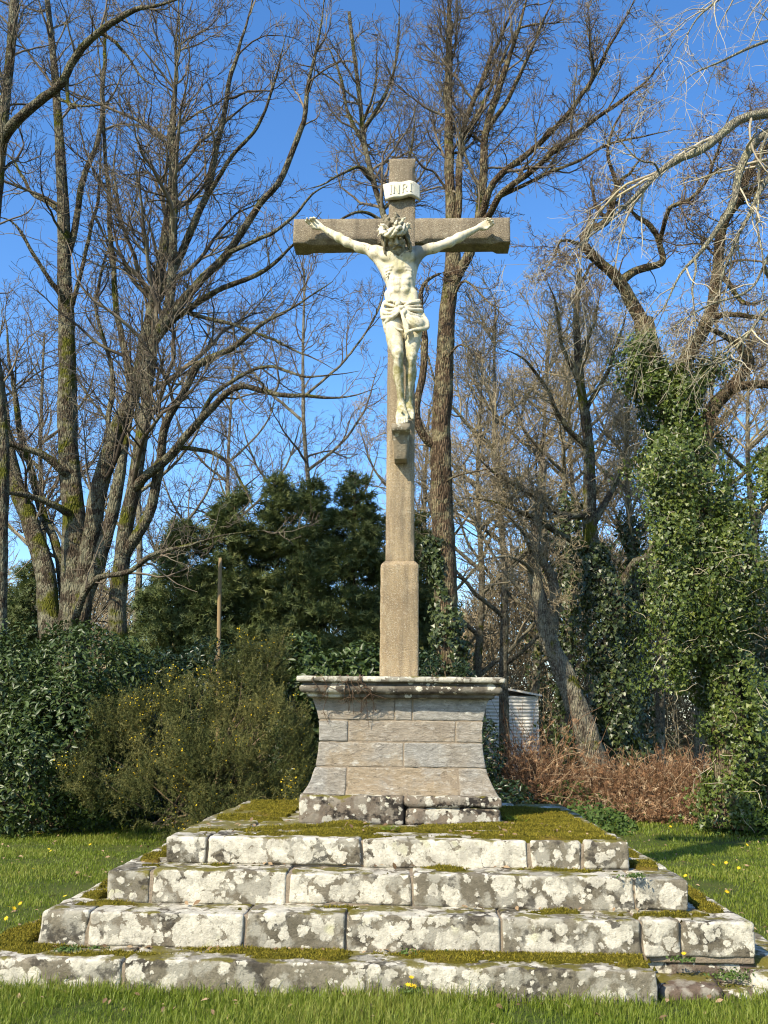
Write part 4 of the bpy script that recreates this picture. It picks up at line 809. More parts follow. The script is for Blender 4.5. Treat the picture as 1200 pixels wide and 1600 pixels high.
ivy([(1212, 780, 13.7), (1205, 740, 13.6), (1205, 700, 13.7)], [.1, .13, .05], 900, .25, (.06, .11)); ivy([(1120, 560, 13.8), (1085, 600, 13.8), (1060, 650, 13.8)], [.05, .1, .1], 900, .25, (.06, .1))
b.build("ivy", [M_IVY, M_TW3], TE)
# pale, drooping near tree outside the right edge
d = 9.0
tree("pale_tree", "pale smooth boughs with drooping whitish twigs reaching in from the upper right edge", "tree", P(1480, 1385, d),
     ([(1480, 1385, d), (1470, 1000, d), (1450, 700, d), (1430, 400, d), (1420, 200, d), (1400, 0, d)], 32, 14),
     [(D_([(1440, 420), (1330, 230), (1250, 175), (1200, 175), (1160, 185), (1125, 210), (1095, 235), (1050, 255), (1010, 290), (950, 340), (900, 390), (875, 430)], 9, 7.8), 16, 1.5),
      (D_([(1440, 480), (1330, 290), (1250, 205), (1200, 206), (1170, 235), (1150, 280), (1145, 325), (1100, 390), (1065, 425), (1035, 480), (995, 530)], 9, 8.2), 15, 1.5),
      (D_([(1445, 560), (1330, 350), (1240, 260), (1195, 285), (1165, 350), (1130, 435), (1135, 500), (1152, 545)], 9, 8.4), 10, 1.2),
      (D_([(1430, 300), (1330, 120), (1250, 60), (1190, 70), (1130, 95), (1080, 120), (1040, 170)], 9, 8), 6, 1), (D_([(1420, 200), (1330, 30), (1260, -40), (1180, -30), (1110, 10), (1070, 60), (1050, 110)], 9, 8), 6, 1),
      (D_([(1230, 190), (1190, 240), (1185, 330), (1195, 420), (1190, 500)], 8.6, 8.4), 3, .8), (D_([(1050, 255), (1000, 250), (960, 210), (940, 150)], 8.1, 7.8), 2.2, .7), (D_([(1100, 390), (1080, 450), (1085, 520), (1060, 560)], 8.3, 8.1), 2.4, .7),
      (D_([(1250, 430), (1200, 480), (1140, 560), (1060, 565), (1010, 545)], 8.8, 8.2), 4, 1), (D_([(1260, 330), (1210, 380), (1180, 440), (1120, 470), (1060, 505), (1000, 560)], 8.8, 8.2), 3.5, .8)],
     M_BK4, M_TW3, dens=(10, 5, 2), lens=((.12, .34), (.3, .6), (.3, .6)), trop=-.07, jit=.13, rmin=.0022, grow_trunk=False, curl=.03, t0=.25)
# leaning trunk and the trees of the right-hand thicket
d = 19.0
tree("leaning_tree", "leaning bare trunk with a broken split side above the red bracken", "tree", P(948, 1251, d),
     ([(948, 1251, d), (910, 1130, d), (880, 1050, d), (860, 1005, d), (846, 950, d), (836, 905, d), (834, 870, d), (840, 800, d), (850, 720, d)], 23, 5),
     [(D_([(858, 1000), (868, 940), (862, 900), (846, 870), (848, 845)], d, 18.5), 12, 5), (D_([(838, 900), (820, 880), (790, 870), (740, 880)], d, 18), 4, 1), (D_([(834, 870), (815, 830), (790, 800)], d, 18), 4, 1.2)], M_BK3, M_TW4, dens=(9, 7, 5), rmin=.006, trunk_shoots=.4)
d = 20.0
TH = tree("oak_tree", "wide branching bare oak with a dark ivy trunk above the bracken", "tree", P(966, 1245, d),
     ([(966, 1245, d), (960, 1100, d), (956, 980, d), (942, 910, d), (924, 850, d), (920, 700, d), (908, 600, d), (900, 500, d), (905, 420, d)], 20, 4),
     [(D_([(960, 960), (968, 920), (990, 880), (1012, 868), (1040, 800), (1070, 720)], d, 19), 10, 2), (D_([(924, 850), (900, 848), (850, 820), (810, 800), (765, 782), (715, 776)], d, 18), 7, 1.2), (D_([(922, 800), (880, 803), (825, 770), (775, 740), (725, 690)], d, 18), 6.5, 1.2),
      (D_([(920, 700), (880, 660), (850, 600), (820, 560), (770, 540)], d, 18.5), 5.5, 1.2), (D_([(912, 640), (950, 580), (970, 520), (980, 470)], d, 19), 5, 1.2), (D_([(908, 600), (880, 540), (870, 480), (850, 430)], d, 19), 5, 1.2), (D_([(905, 560), (930, 500), (940, 440)], d, 20), 4, 1), (D_([(922, 820), (960, 760), (980, 690), (985, 600)], d, 21), 6, 1.5)],
     M_BK1, M_TW4, dens=(15, 8, 5), lens=((.22, .5), (.3, .6), (.3, .6)), rmin=.006, trunk_shoots=.4, jit=.2)
b = MB(); q = spline(np.array([P(*a) for a in ((966, 1240, 20), (960, 1100, 20), (955, 980, 20), (940, 905, 20), (926, 850, 20))]), 30); C, n_, s_ = leaf_on(q, np.linspace(.34, .2, 30), 6500, .3, (.07, .12), 4); leaves(b, C, s_, n_, np.array([0, 0, -1.]) + rng.normal(0, .4, C.shape), *T_IVY, rng.beta(1.3, 2.6, len(C))); b.build("ivy", M_IVYD, TH)
bgspec = [  # u, d, lean px, top v, r px, ivy, label
 (996, 21.5, -14, 560, 11, 2600, "ivy-wrapped bare tree between the forked oak and the bright ivy oak"),
 (884, 22.5, 2, 520, 9, 2600, "ivy-wrapped thin tree just left of the forked oak's trunk"),
 (740, 26, 14, 560, 8, 0, "thin grey tree in the thicket, first one right of the pedestal"),
 (790, 24, -16, 470, 9, 0, "bare thicket tree whose crown leans left above the metal shed"),
 (830, 27, 30, 500, 8, 700, "bare thicket tree leaning right behind the broken leaning trunk"),
 (1030, 26, 10, 560, 9, 0, "bare grey tree seen through the gap left of the ivy oak"),
 (1090, 24, 30, 480, 9, 0, "tall bare tree standing behind the trunk of the ivy oak"),
 (1190, 22, -20, 520, 10, 1500, "bare tree behind the ivy oak at the right edge"),
 (930, 29, -40, 560, 9, 0, "faint bare tree far behind the forked oak, leaning left"),
 (660, 28, 10, 640, 7, 0, "thin bare tree far behind the chestnut trunk"),
 (345, 31, 20, 560, 6, 0, "thin bare tree peeping over the conifers' left end"),
 (60, 27, 10, 520, 8, 0, "thin bare tree behind the many-stemmed oak"),
 (200, 26, 24, 470, 8, 0, "bare tree behind the right stems of the many-stemmed oak"),
 (490, 30, -14, 420, 7, 0, "tall thin bare tree rising behind the conifer row"),
]
for (u, d, ln, tv_, rp, iv, lab) in bgspec:
    gv = 1133 + 1.5 * FPX / d; H_ = gv - tv_; tp = [(u, gv, d), (u + ln * .2, gv - H_ * .2, d), (u + ln * .5 + 6, gv - H_ * .45, d), (u + ln * .8 - 5, gv - H_ * .72, d), (u + ln, tv_, d)]
    lm = []
    for k in range(7):
        s = .28 + .085 * k; a = np.array(spline(np.array(tp), 21)[int(s * 20)]); sg = (-1) ** k; L = H_ * rng.uniform(.22, .38) * (1.1 - s * .5); dz = rng.uniform(-1.5, 1.5)
        lm.append(([(a[0], a[1], d), (a[0] + sg * L * .3, a[1] - L * .25, d + dz * .4), (a[0] + sg * L * .55, a[1] - L * .6, d + dz * .7), (a[0] + sg * L * .7, a[1] - L * 1.1, d + dz)], rp * .55 * (1 - .4 * s), 1.0))
    T_ = tree("thicket_tree", lab, "tree", P(u, gv, d), (tp, rp, 1.6), lm, M_BK3, M_TW4 if u > 640 else M_TW1, dens=(12, 8, 4), lens=((.25, .55), (.3, .6), (.3, .6)), rmin=.0065, trunk_shoots=.6, group="bare trees of the thicket behind")
    if iv:
        b = MB(); q = spline(np.array([P(*a) for a in tp]), 40); C, n_, s_ = leaf_on(q, np.full(40, rp * d / FPX), iv, .28, (.08, .13), 6, 0, .62); leaves(b, C, s_, n_, np.array([0, 0, -1.]) + rng.normal(0, .4, C.shape), *T_IVY, rng.beta(1.3, 2.4, len(C))); b.build("ivy", M_IVYD, T_)
# ================================================================ conifers
M_CON = m_leaf("cypress_spray", (.06, .084, .027), (.11, .138, .042), (.18, .19, .062), rough=.6, spec=.3, trans=.18)
def conifer(u, top, d, wpx, N, label, power=.80):
    wpx *= 1.62; N = int(N * 2.5)
    gv = 1133 + 1.5 * FPX / d; base = P(u, gv, d); base[2] = gz(base[0], base[1]); tz = P(u, top, d)[2]; H = tz - base[2]; Rm = wpx * d / FPX
    t_ = thing("conifer", label, "tree", base, "row of dark conifers"); m = MB(); tubes(m, spline(np.array([base - [0, 0, .1], base + [0, 0, H * .5], base + [.03, 0, H * .97]]), 20)[None], np.linspace(.17, .02, 20)[None], 10, rough=.1); m.build("trunk", M_BK2, t_)
    nb = 150; hz = rng.uniform(.06, .985, nb); az = rng.uniform(0, 2 * math.pi, nb); prof = lambda h: Rm * np.clip(1 - h, 0, 1) ** power * np.minimum(1, .55 + h * 2.2)
    Lb = prof(hz) * rng.uniform(.78, 1.22, nb) + .12; dr = np.stack([np.cos(az), np.sin(az), 0 * az], 1); br = []; 
    s = np.linspace(0, 1, 8); Q = base + np.stack([0 * hz, 0 * hz, hz * H], 1); Q = Q[:, None] + dr[:, None] * (Lb[:, None] * s)[..., None]; Q[..., 2] += Lb[:, None] * (.55 * s - .35 * s ** 2) * .8; Q += rng.normal(0, .03, Q.shape)
    lv = MB(); tubes(lv, Q, np.linspace(.022, .005, 8)[None] * np.ones((nb, 1)), 4, mi=1)
    i = rng.choice(nb, N, p=Lb / Lb.sum()); k = rng.uniform(.15, 1.0, N) ** .6 * 6.99; ki = k.astype(int); f = (k - ki)[:, None]; C = Q[i, ki] * (1 - f) + Q[i, ki + 1] * f; wd = .30 * (1.15 - k / 7)[:, None] * np.minimum(1, Lb[i])[:, None] + .05
    C = C + rng.normal(0, 1, (N, 3)) * wd * [1, 1, .55]; up = nrm(dr[i] * .7 + rng.normal(0, .5, (N, 3)) + [0, 0, .45]); nd = nrm(rng.normal(0, .7, (N, 3)) + [0, 0, .6])
    leaves(lv, C, rng.uniform(.13, .27, N), nd, up, *T_CON, rng.beta(1.7, 2.2, N)); lv.build("foliage", [M_CON, M_BK2], t_)
for (u, tp, d, w_, N, lab) in ((262, 812, 22, 62, 8500, "shortest conifer at the left end of the dark row, beside the gap of sky"), (345, 757, 22.5, 75, 11000, "dark conifer with a ragged top behind the bare wooden pole"), (420, 742, 23, 68, 11000, "dark conifer third from the left end of the row"), (476, 748, 22.3, 62, 9500, "narrow dark conifer in the middle of the row, behind the gorse"),
                               (545, 737, 22, 72, 11000, "tallest pointed dark conifer, just left of the cross shaft"), (612, 800, 23.5, 60, 9000, "dark conifer mostly hidden behind the cross shaft"), (655, 800, 26, 45, 5000, "small dark conifer showing between the cross shaft and the chestnut trunk"), (20, 880, 25, 60, 6000, "dark conifer low at the left edge behind the oak stems"), (222, 905, 23.5, 38, 3500, "low dark conifer beside the gap of sky behind the oak")):
    conifer(u, tp, d, w_, N, lab)
# ================================================================ bushes
M_LAU = m_leaf("laurel_leaf", (.028, .048, .011), (.055, .085, .018), (.11, .15, .04), rough=.42, spec=.4, trans=.1)
M_GOR = m_leaf("gorse_spine", (.042, .052, .013), (.090, .098, .026), (.17, .16, .05), rough=.7, spec=.2, trans=.1)
M_YEL = m_leaf("yellow_petal", (.62, .40, .015), (.75, .52, .02), (.8, .62, .04), rough=.6, spec=.2, trans=.2)
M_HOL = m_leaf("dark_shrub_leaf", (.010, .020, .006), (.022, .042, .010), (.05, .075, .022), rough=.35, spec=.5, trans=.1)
M_GRN = m_leaf("weed_leaf", (.035, .065, .012), (.07, .12, .02), (.12, .17, .035), rough=.6, spec=.3, trans=.25)
def blobs(bl):
    out = []
    for (u, v, ru, rv, d, rd) in bl:
        c = P(u, v, d); s = d / FPX; out.append((c, np.array([ru * s, rd, rv * s])))
    return out
def shell(bl, N, depth=.35, lump=.22, seed=0, ls=1.4):
    vol = np.array([(b[1][0] * b[1][1] * b[1][2]) ** (2 / 3) for b in bl]); i = rng.choice(len(bl), N, p=vol / vol.sum()); o = nrm(rng.normal(0, 1, (N, 3))); c = np.array([b[0] for b in bl])[i]; r = np.array([b[1] for b in bl])[i]
    k = 1 - depth * rng.uniform(0, 1, N) ** 1.6; p = c + o * r; k = k * (1 + lump * fbm(p, ls, 3, seed)); C = c + o * r * k[:, None]; n_ = nrm(o / r); ok = C[:, 2] > gz(C[:, 0], C[:, 1]) + .02
    # drop leaves deep inside another blob
    for (bc, br) in bl: ok &= (np.linalg.norm((C - bc) / br, axis=1) > .55)
    return C[ok], n_[ok]
def shrub(name, label, cat, bl, N, mat, size, tmpl, base, seed, upw=.5, lump=.22, depth=.35, stems=26, group=None, sm=None):
    bl = blobs(bl); t_ = thing(name, label, cat, base, group); b = np.array(base); C, n_ = shell(bl, N, depth, lump, seed); st = MB()
    k = rng.integers(0, len(C), stems); q = []
    for j in k: e = C[j]; m = (b + e) / 2 + rng.normal(0, .1, 3) + [0, 0, .15]; q.append(spline(np.array([b + rng.normal(0, .12, 3) * [1, 1, 0] - [0, 0, .05], m, e]), 9))
    tubes(st, np.array(q), np.tile(np.linspace(.022, .005, 9), (stems, 1)), 5); st.build("stem", sm or M_TW2, t_)
    up = nrm(n_ * .5 + rng.normal(0, .6, C.shape) + [0, 0, upw * .4]); nd = nrm(n_ * .6 + rng.normal(0, .55, C.shape) + [0, 0, .5]); lv = MB(); leaves(lv, C, rng.uniform(*size, len(C)), nd, up, *tmpl, rng.beta(1.6, 2.2, len(C))); lv.build("foliage", mat, t_); return t_, C, n_
shrub("laurel_bush", "big glossy dark green laurel bush on the lawn below the many-stemmed oak", "bush", [(30, 1090, 95, 110, 13.3, 1.0), (125, 1055, 85, 85, 13.4, .9), (50, 1205, 105, 95, 13.0, 1.0), (165, 1190, 95, 105, 13.2, .9), (-60, 1150, 90, 160, 13.2, 1.0), (195, 1080, 40, 80, 13.6, .7), (95, 1150, 90, 100, 12.8, .7)], 34000, M_LAU, (.055, .10), T_LAU, P(80, 1285, 13.3), 5, lump=.5)
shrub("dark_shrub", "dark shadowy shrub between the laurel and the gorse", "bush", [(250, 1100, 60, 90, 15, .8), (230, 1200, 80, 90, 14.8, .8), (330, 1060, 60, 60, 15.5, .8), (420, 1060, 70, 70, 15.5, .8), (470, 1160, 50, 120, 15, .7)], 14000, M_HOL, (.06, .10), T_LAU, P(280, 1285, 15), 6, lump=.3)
shrub("laurel_bush", "dark glossy shrub directly behind the pedestal, left of the shaft", "bush", [(505, 1075, 55, 60, 13, .8), (570, 1068, 50, 62, 13, .7), (470, 1040, 35, 50, 13.5, .5), (560, 1170, 90, 110, 13, .7)], 11000, M_LAU, (.075, .12), T_LAU, P(540, 1300, 13), 7, lump=.3)
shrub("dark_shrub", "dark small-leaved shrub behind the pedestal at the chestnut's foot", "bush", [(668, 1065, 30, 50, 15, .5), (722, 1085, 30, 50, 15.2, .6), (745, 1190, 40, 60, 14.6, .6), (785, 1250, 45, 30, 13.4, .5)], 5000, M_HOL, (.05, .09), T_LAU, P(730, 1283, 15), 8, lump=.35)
shrub("ivy_thicket", "dark ivy mass at the right edge behind the ivy oak", "bush", [(1205, 1020, 45, 130, 15.5, .7), (1200, 1180, 60, 120, 15, .8), (1260, 1100, 60, 170, 15, .8)], 6000, M_IVYD, (.07, .11), T_IVY, P(1215, 1283, 15), 9)
# gorse: upright spiny shoots with a scatter of yellow blossom
gb = [(365, 1085, 70, 70, 12.2, .6), (305, 1125, 55, 80, 12.0, .55), (425, 1165, 62, 95, 12.0, .6), (345, 1215, 80, 75, 11.7, .6), (200, 1190, 75, 80, 12.3, .6), (175, 1130, 40, 50, 12.4, .4), (265, 1235, 80, 60, 12.0, .5), (455, 1225, 38, 65, 11.9, .45), (400, 1060, 50, 50, 12.5, .5), (150, 1240, 40, 45, 12.4, .4), (330, 1275, 60, 30, 11.5, .4), (330, 1035, 22, 40, 12.3, .25), (385, 1022, 20, 42, 12.4, .25), (430, 1040, 24, 50, 12.5, .25), (455, 1110, 26, 40, 12.0, .25), (215, 1120, 24, 42, 12.2, .25), (150, 1150, 26, 40, 12.3, .25), (262, 1090, 26, 40, 12.3, .25), (130, 1215, 26, 30, 12.0, .25), (480, 1165, 16, 30, 12, .2)]
gt = thing("gorse_bush", "spiny olive gorse bush dotted with yellow blossom left of the pedestal", "bush", P(330, 1308, 12)); bl = blobs(gb)
st = MB(); C, n_ = shell(bl, 7600, .6, .8, 12, 2.0); b0 = P(330, 1290, 12.9); ok_ = fbm(C, 2.2, 3, 61) > -.15; C = C[ok_]; n_ = n_[ok_]
q = [spline(np.array([b0 + rng.normal(0, .4, 3) * [1, .5, 0], (b0 + C[j]) / 2 + rng.normal(0, .1, 3), C[j] + [0, .12, 0]]), 8) for j in range(60)]; tubes(st, np.array(q), np.tile(np.linspace(.014, .004, 8), (60, 1)), 5); st.build("stem", M_TW2, gt)
sp = MB(); K = len(C); d0 = nrm(n_ * .7 + rng.normal(0, .35, (K, 3)) + [0, 0, .75]); Ls = rng.uniform(.14, .44, K) * (1 + .5 * fbm(C, 2.2, 2, 50)); nsp = 58
base = C - d0 * Ls[:, None] * .5; tt = rng.uniform(0, 1, (K, nsp)); pos = base[:, None] + d0[:, None] * (tt * Ls[:, None])[..., None]; dirs = nrm(d0[:, None] * .8 + rng.normal(0, .7, (K, nsp, 3)))
var = np.clip((rng.beta(2, 2, K) + .9 * fbm(C, 1.6, 2, 63))[:, None] + rng.normal(0, .12, (K, nsp)), .01, 1)
leaves(sp, pos.reshape(-1, 3), rng.uniform(.025, .055, K * nsp), rng.normal(0, 1, (K * nsp, 3)), dirs.reshape(-1, 3), *T_BLADE, var.ravel(), sx=.16); sp.build("foliage", M_GOR, gt)
fl = MB(); g = fbm(C, 1.6, 2, 33); sel = np.where((rng.uniform(0, 1, K) < .04 + .35 * (g > .13)))[0]; kk = np.repeat(sel, 3)
pf = C[kk] + d0[kk] * rng.uniform(-.02, .14, (len(kk), 1)) + rng.normal(0, .025, (len(kk), 3)); leaves(fl, pf, rng.uniform(.014, .024, len(kk)), rng.normal(0, 1, (len(kk), 3)) + [-.3, -1, .2], rng.normal(0, 1, (len(kk), 3)) + [0, 0, .6], *T_LAU, rng.uniform(.01, 1, len(kk)), sx=1.6)
fo = fl.build("blossom", M_YEL, gt); fo['kind'] = 'stuff'

# ================================================================ bracken and undergrowth (nobody could count it)
n = NT("dead_bracken"); M_BRK = n.done(n.mix(n.ramp(n.attr(), .7, .95), n.mix(n.ramp(n.attr(), 0, .75), (.08, .045, .025), (.23, .125, .062)), (.40, .30, .185)), .85, .15)
bk = MB(); N = 5200; u = rng.uniform(770, 1125, N); dd = rng.uniform(15.4, 18.6, N); p0 = np.array([P(a, 1133 + 1.5 * FPX / b, b) for a, b in zip(u, dd)]); p0[:, 2] = gz(p0[:, 0], p0[:, 1])
u2 = (u < 875) & (dd < 17); hgt = (.28 + .62 * np.clip((dd - 15.2) / 1.6, 0, 1)) * rng.uniform(.5, 1.15, N) * (1 + .6 * fbm(p0, .8, 2, 3)) * np.where(u2, 2.4, 1); d = nrm(rng.normal(0, .35, (N, 3)) + [0, 0, 1]); pts = [p0]
for s in range(6): d = nrm(d + rng.normal(0, .22, d.shape) + [0, 0, -.04 * s]); pts.append(pts[-1] + d * (hgt / 6)[:, None])
Q = np.stack(pts, 1); tubes(bk, Q, np.tile(np.linspace(.007, .003, 7), (N, 1)), 3, var=rng.uniform(.05, 1, N))
M2 = N * 4; i = rng.integers(0, N, M2); k = rng.uniform(2.2, 5.99, M2); ki = k.astype(int); C = Q[i, ki] + (Q[i, ki + 1] - Q[i, ki]) * (k - ki)[:, None]
leaves(bk, C, rng.uniform(.06, .15, M2), rng.normal(0, .6, (M2, 3)) + [0, -.3, .7], rng.normal(0, 1, (M2, 3)) + [0, 0, -.35], *T_CON, np.repeat(rng.uniform(.02, 1, N), 4)[rng.permutation(M2)], sx=.8)
tag(bk.build("bracken", M_BRK), "dead rusty red bracken below the trees right of the pedestal", "bracken", kind='stuff')
ug = MB(); N = 9000; u = rng.uniform(780, 1230, N); dd = rng.uniform(13.6, 16.6, N) - np.clip((900 - u) / 90, 0, 1.5); p = np.array([P(a, 1133 + 1.5 * FPX / b, b) for a, b in zip(u, dd)]); g = fbm(p, 1.1, 3, 5)
hz = np.clip(.22 + .5 * g + (dd - 15) * .12, .02, .6); ok = (g > -.22); p = p[ok]; hz = hz[ok]; p[:, 2] = gz(p[:, 0], p[:, 1]) + hz * rng.uniform(0, 1, len(p)) ** .6
leaves(ug, p, rng.uniform(.04, .09, len(p)), rng.normal(0, .5, p.shape) + [0, -.3, .8], rng.normal(0, 1, p.shape), *T_LAU, rng.beta(1.5, 2, len(p)), sx=1.2); tag(ug.build("undergrowth", M_GRN), "low green brambles and nettles along the foot of the bracken", "undergrowth", kind='stuff')
fw = MB(); N = 42000; dd = rng.uniform(29, 42, N); u = rng.uniform(-100, 1300, N); top = np.interp(u, [-100, 200, 215, 240, 700, 760, 1000, 1300], [900, 960, 1090, 1090, 1010, 880, 850, 880]) + 30 * np.sin(u / 37) + 22 * np.sin(u / 13)
v = 1190 - (1190 - top) * rng.uniform(0, 1, N); p = np.array([P(a, b, c) for a, b, c in zip(u, v, dd)]); p = p[p[:, 2] > 0]; 
d = nrm(rng.normal(0, .6, p.shape) + [0, 0, .8]); pts = [p]
for s in range(4): d = nrm(d + rng.normal(0, .3, d.shape)); pts.append(pts[-1] + d * rng.uniform(.2, .45, (len(p), 1)))
tubes(fw, np.stack(pts, 1), np.tile(np.linspace(.018, .007, 5), (len(p), 1)), 3, var=.5); tag(fw.build("far_woodland", M_TW4), "hazy brown tangle of distant woodland behind the trunks", "woodland", kind='stuff')

# ================================================================ shed and pole
n = NT("galvanised_sheet"); z = n.xyz()
c = n.mix(n.noise(4, 5, .6), (.74, .71, .64), (.84, .81, .74)); c = n.mix(n.ramp(n.noise(3, 5, .7), .6, .72, 0, .7), c, (.28, .17, .10));  M_TIN = n.done(c, .55, .4)
s0_ = P(812, 1252, 26); shed = thing("tin_shed", "small grey corrugated metal shed half hidden behind the pedestal's right side", "shed", s0_)
def corrug(x0, x1, z0, z1, y, horiz, mb, slope=0):
    nn = 160; t = np.linspace(0, 1, nn); w_ = .018 * np.sin(t * (z1 - z0 if horiz else x1 - x0) / .09 * 2 * math.pi); m = 8; s = np.linspace(0, 1, m)
    T, Sx = np.meshgrid(t, s, indexing='ij'); Wv = np.broadcast_to(w_[:, None], T.shape)
    if horiz: V = np.stack([x0 + (x1 - x0) * Sx, y + Wv, z0 + (z1 - z0 + slope * Sx) * T], -1)
    idx = np.arange(nn * m).reshape(nn, m); f = np.stack([idx[:-1, :-1], idx[:-1, 1:], idx[1:, 1:], idx[1:, :-1]], -1).reshape(-1, 4); V2 = V.copy(); V2[..., 1] += .02; mb.add(np.concatenate([V.reshape(-1, 3), V2.reshape(-1, 3)]), [f, f[:, ::-1] + nn * m])
xa, xb = P(760, 1133, 26)[0], P(842, 1133, 26)[0]; y = s0_[1]; b = MB(); corrug(xa, xb, .0, 2.28, y, True, b); b.build("wall", M_TIN, shed)
b = MB(); rbox(b, (xa, y + .05, 0), (xb - .03, y + 2.2, 2.25), r=.02, res=.4, amp=0, seed=1); b.build("side_wall", M_TIN, shed); b = MB(); V = np.array([[xa - .1, y - .12, 2.55], [xb + .08, y - .12, 2.27], [xb + .08, y + 2.4, 2.27], [xa - .1, y + 2.4, 2.55]]); V = np.concatenate([V, V + [0, 0, .05]])
b.add(V, np.array([[3, 2, 1, 0], [4, 5, 6, 7], [0, 1, 5, 4], [1, 2, 6, 5], [2, 3, 7, 6], [3, 0, 4, 7]])); b.build("roof", M_TIN, shed, smooth=False)
n = NT("old_pole_wood"); c = n.mix(n.noise(1, 5, .7, n.vec((20, 20, 2))), (.16, .11, .06), (.34, .25, .13)); n.bump(n.noise(1, 4, .7, n.vec((30, 30, 2))), .8, .01); M_POL = n.done(c, .9, .1)
pb = P(340, 1265, 17); pole = thing("wooden_pole", "plain weathered wooden pole in front of the dark conifers", "pole", pb); b = MB(); q = spline(np.array([P(340, 1265, 17), P(342, 1000, 17), P(344, 872, 17)]), 24); tubes(b, q[None], np.linspace(.046, .034, 24)[None], 14, rough=.06, rs=12, cap=True); b.build("shaft", M_POL, pole)

# ================================================================ grass
M_GRS = m_leaf("grass_blade", (.135, .19, .016), (.22, .285, .028), (.31, .32, .065), rough=.5, spec=.35, trans=.5)
gr = MB()
def inside(x, y): return ((x > XL[0] + .02) & (x < 1.45) & (y > YF[0] - .0) & (y < YB[0])) | ((x > -2.3) & (x < 2.1) & (y > -2.1) & (y < 2.4))
def sow(d0, d1, N, h0, h1, wd, edge=1.12, zone=None):
    dd = np.sqrt(rng.uniform(d0 ** 2, d1 ** 2, N)); xx_ = rng.uniform(-.46, .44, N) * edge * dd; x = CAM[0] + xx_ + .034 * dd * 0; y = CAM[1] + dd; ok = ~inside(x, y); x = x[ok]; y = y[ok]
    p = np.stack([x, y, 0 * x], -1); g = fbm(p, 1.4, 3, 21); g2 = fbm(p, 6, 2, 22); keep = rng.uniform(0, 1, len(x)) < np.clip(.75 + 1.2 * g + .5 * g2, .22, 1); p = p[keep]; g = g[keep]; p[:, 2] = gz(p[:, 0], p[:, 1]) - .006; n_ = len(p)
    H = rng.uniform(h0, h1, n_) * (1 + .7 * g) * rng.choice([1, 1, 1, 1.6], n_); 
    near = np.exp(-np.maximum(0, (YF[0] - p[:, 1])) / .10) * (p[:, 1] < YF[0]) * (p[:, 0] < 1.5); H = H * (1 + .5 * near)
    a = rng.uniform(0, 2 * math.pi, n_); sd_ = np.stack([np.cos(a), np.sin(a), 0 * a], 1); ln = np.stack([-np.sin(a), np.cos(a), 0 * a], 1) * rng.uniform(.1, 1.0, (n_, 1)) + rng.normal(0, .12, (n_, 3)) * [1, 1, 0]
    w_ = (wd * rng.uniform(.6, 1.2, n_))[:, None] * sd_; top = p + ln * H[:, None] * .75 + np.stack([0 * H, 0 * H, H * .82], 1); mid = p + ln * H[:, None] * .22 + np.stack([0 * H, 0 * H, H * .55], 1)
    V = np.stack([p - w_, p + w_, mid + w_ * .8, mid - w_ * .8, top], 1); i = np.arange(n_)[:, None] * 5
    gr.add(V.reshape(-1, 3), [i + np.array([[0, 1, 2, 3]]), i + np.array([[3, 2, 4]])], np.repeat(np.clip(rng.beta(2, 2, n_) + .5 * g, .01, 1), 5))
sow(4.6, 6.2, 105000, .026, .058, .0021); sow(6.2, 9.0, 80000, .025, .05, .003, 1.2); sow(9.0, 13.0, 120000, .022, .045, .004, 1.1); sow(13.0, 19.0, 70000, .03, .06, .006, 1.05)
tag(gr.build("grass", M_GRS), "short fresh green grass with longer tufts along the lowest step", "grass", kind='stuff')
n = NT("dry_leaf"); M_DRYL = n.done(n.mix(n.attr(), (.12, .07, .035), (.38, .27, .15)), .8, .2)
lf = MB(); N = 1500; dd = rng.uniform(5.0, 17, N); x = CAM[0] + rng.uniform(-.5, .5, N) * dd; y = CAM[1] + dd; ok = ~inside(x, y); x, y = x[ok], y[ok]; p = np.stack([x, y, gz(x, y) + rng.uniform(.015, .045, len(x))], 1)
X2 = rng.uniform(-1.3, 1.3, 60); Y2 = rng.uniform(-1.45, -.6, 60); p = np.concatenate([p, np.stack([X2, Y2, np.full(60, .815)], 1), np.stack([rng.uniform(-2, 1.3, 40), rng.uniform(-2.2, -2.13, 40), np.full(40, .262)], 1), np.stack([rng.uniform(-1.9, 1.9, 24), rng.uniform(-1.9, -1.85, 24), np.full(24, .452)], 1), np.stack([rng.uniform(-1.6, 1.6, 24), rng.uniform(-1.6, -1.55, 24), np.full(24, .636)], 1)])
leaves(lf, p, rng.uniform(.02, .05, len(p)), rng.normal(0, .35, p.shape) + [0, -.2, 1], rng.normal(0, 1, p.shape) * [1, 1, .2], *T_LAU, rng.uniform(.01, 1, len(p)), sx=1.3); tag(lf.build("leaf_litter", M_DRYL), "dry brown fallen leaves scattered on the grass and moss", "leaf litter", kind='stuff')
# ================================================================ celandines and weeds
def flower_mesh(mb, c, s, tilt, h):
    nd = nrm(np.array([rng.normal(0, tilt), -.5 + rng.normal(0, tilt), 1.0])); a = np.arange(8) * math.pi / 4 + rng.uniform(0, 1); x = nrm(np.cross(nd, [1, 0, .1])); y = np.cross(nd, x)
    top = np.array(c) + [0, 0, h]; V = [top]; 
    for t in a:
        dr = x * math.cos(t) + y * math.sin(t); sdv = -x * math.sin(t) + y * math.cos(t); V += [top + dr * s * .5 - sdv * s * .2 + nd * s * .12, top + dr * s + nd * s * .18, top + dr * s * .5 + sdv * s * .2 + nd * s * .12]
    F = [[0, 1 + 3 * k, 2 + 3 * k, 3 + 3 * k] for k in range(8)]; mb.add(np.array(V), np.array(F), rng.uniform(.2, 1), mi=1)
    tubes(mb, np.array([np.array(c) - [0, 0, .01], top])[None], np.array([[.002, .0015]]), 4, var=.5)
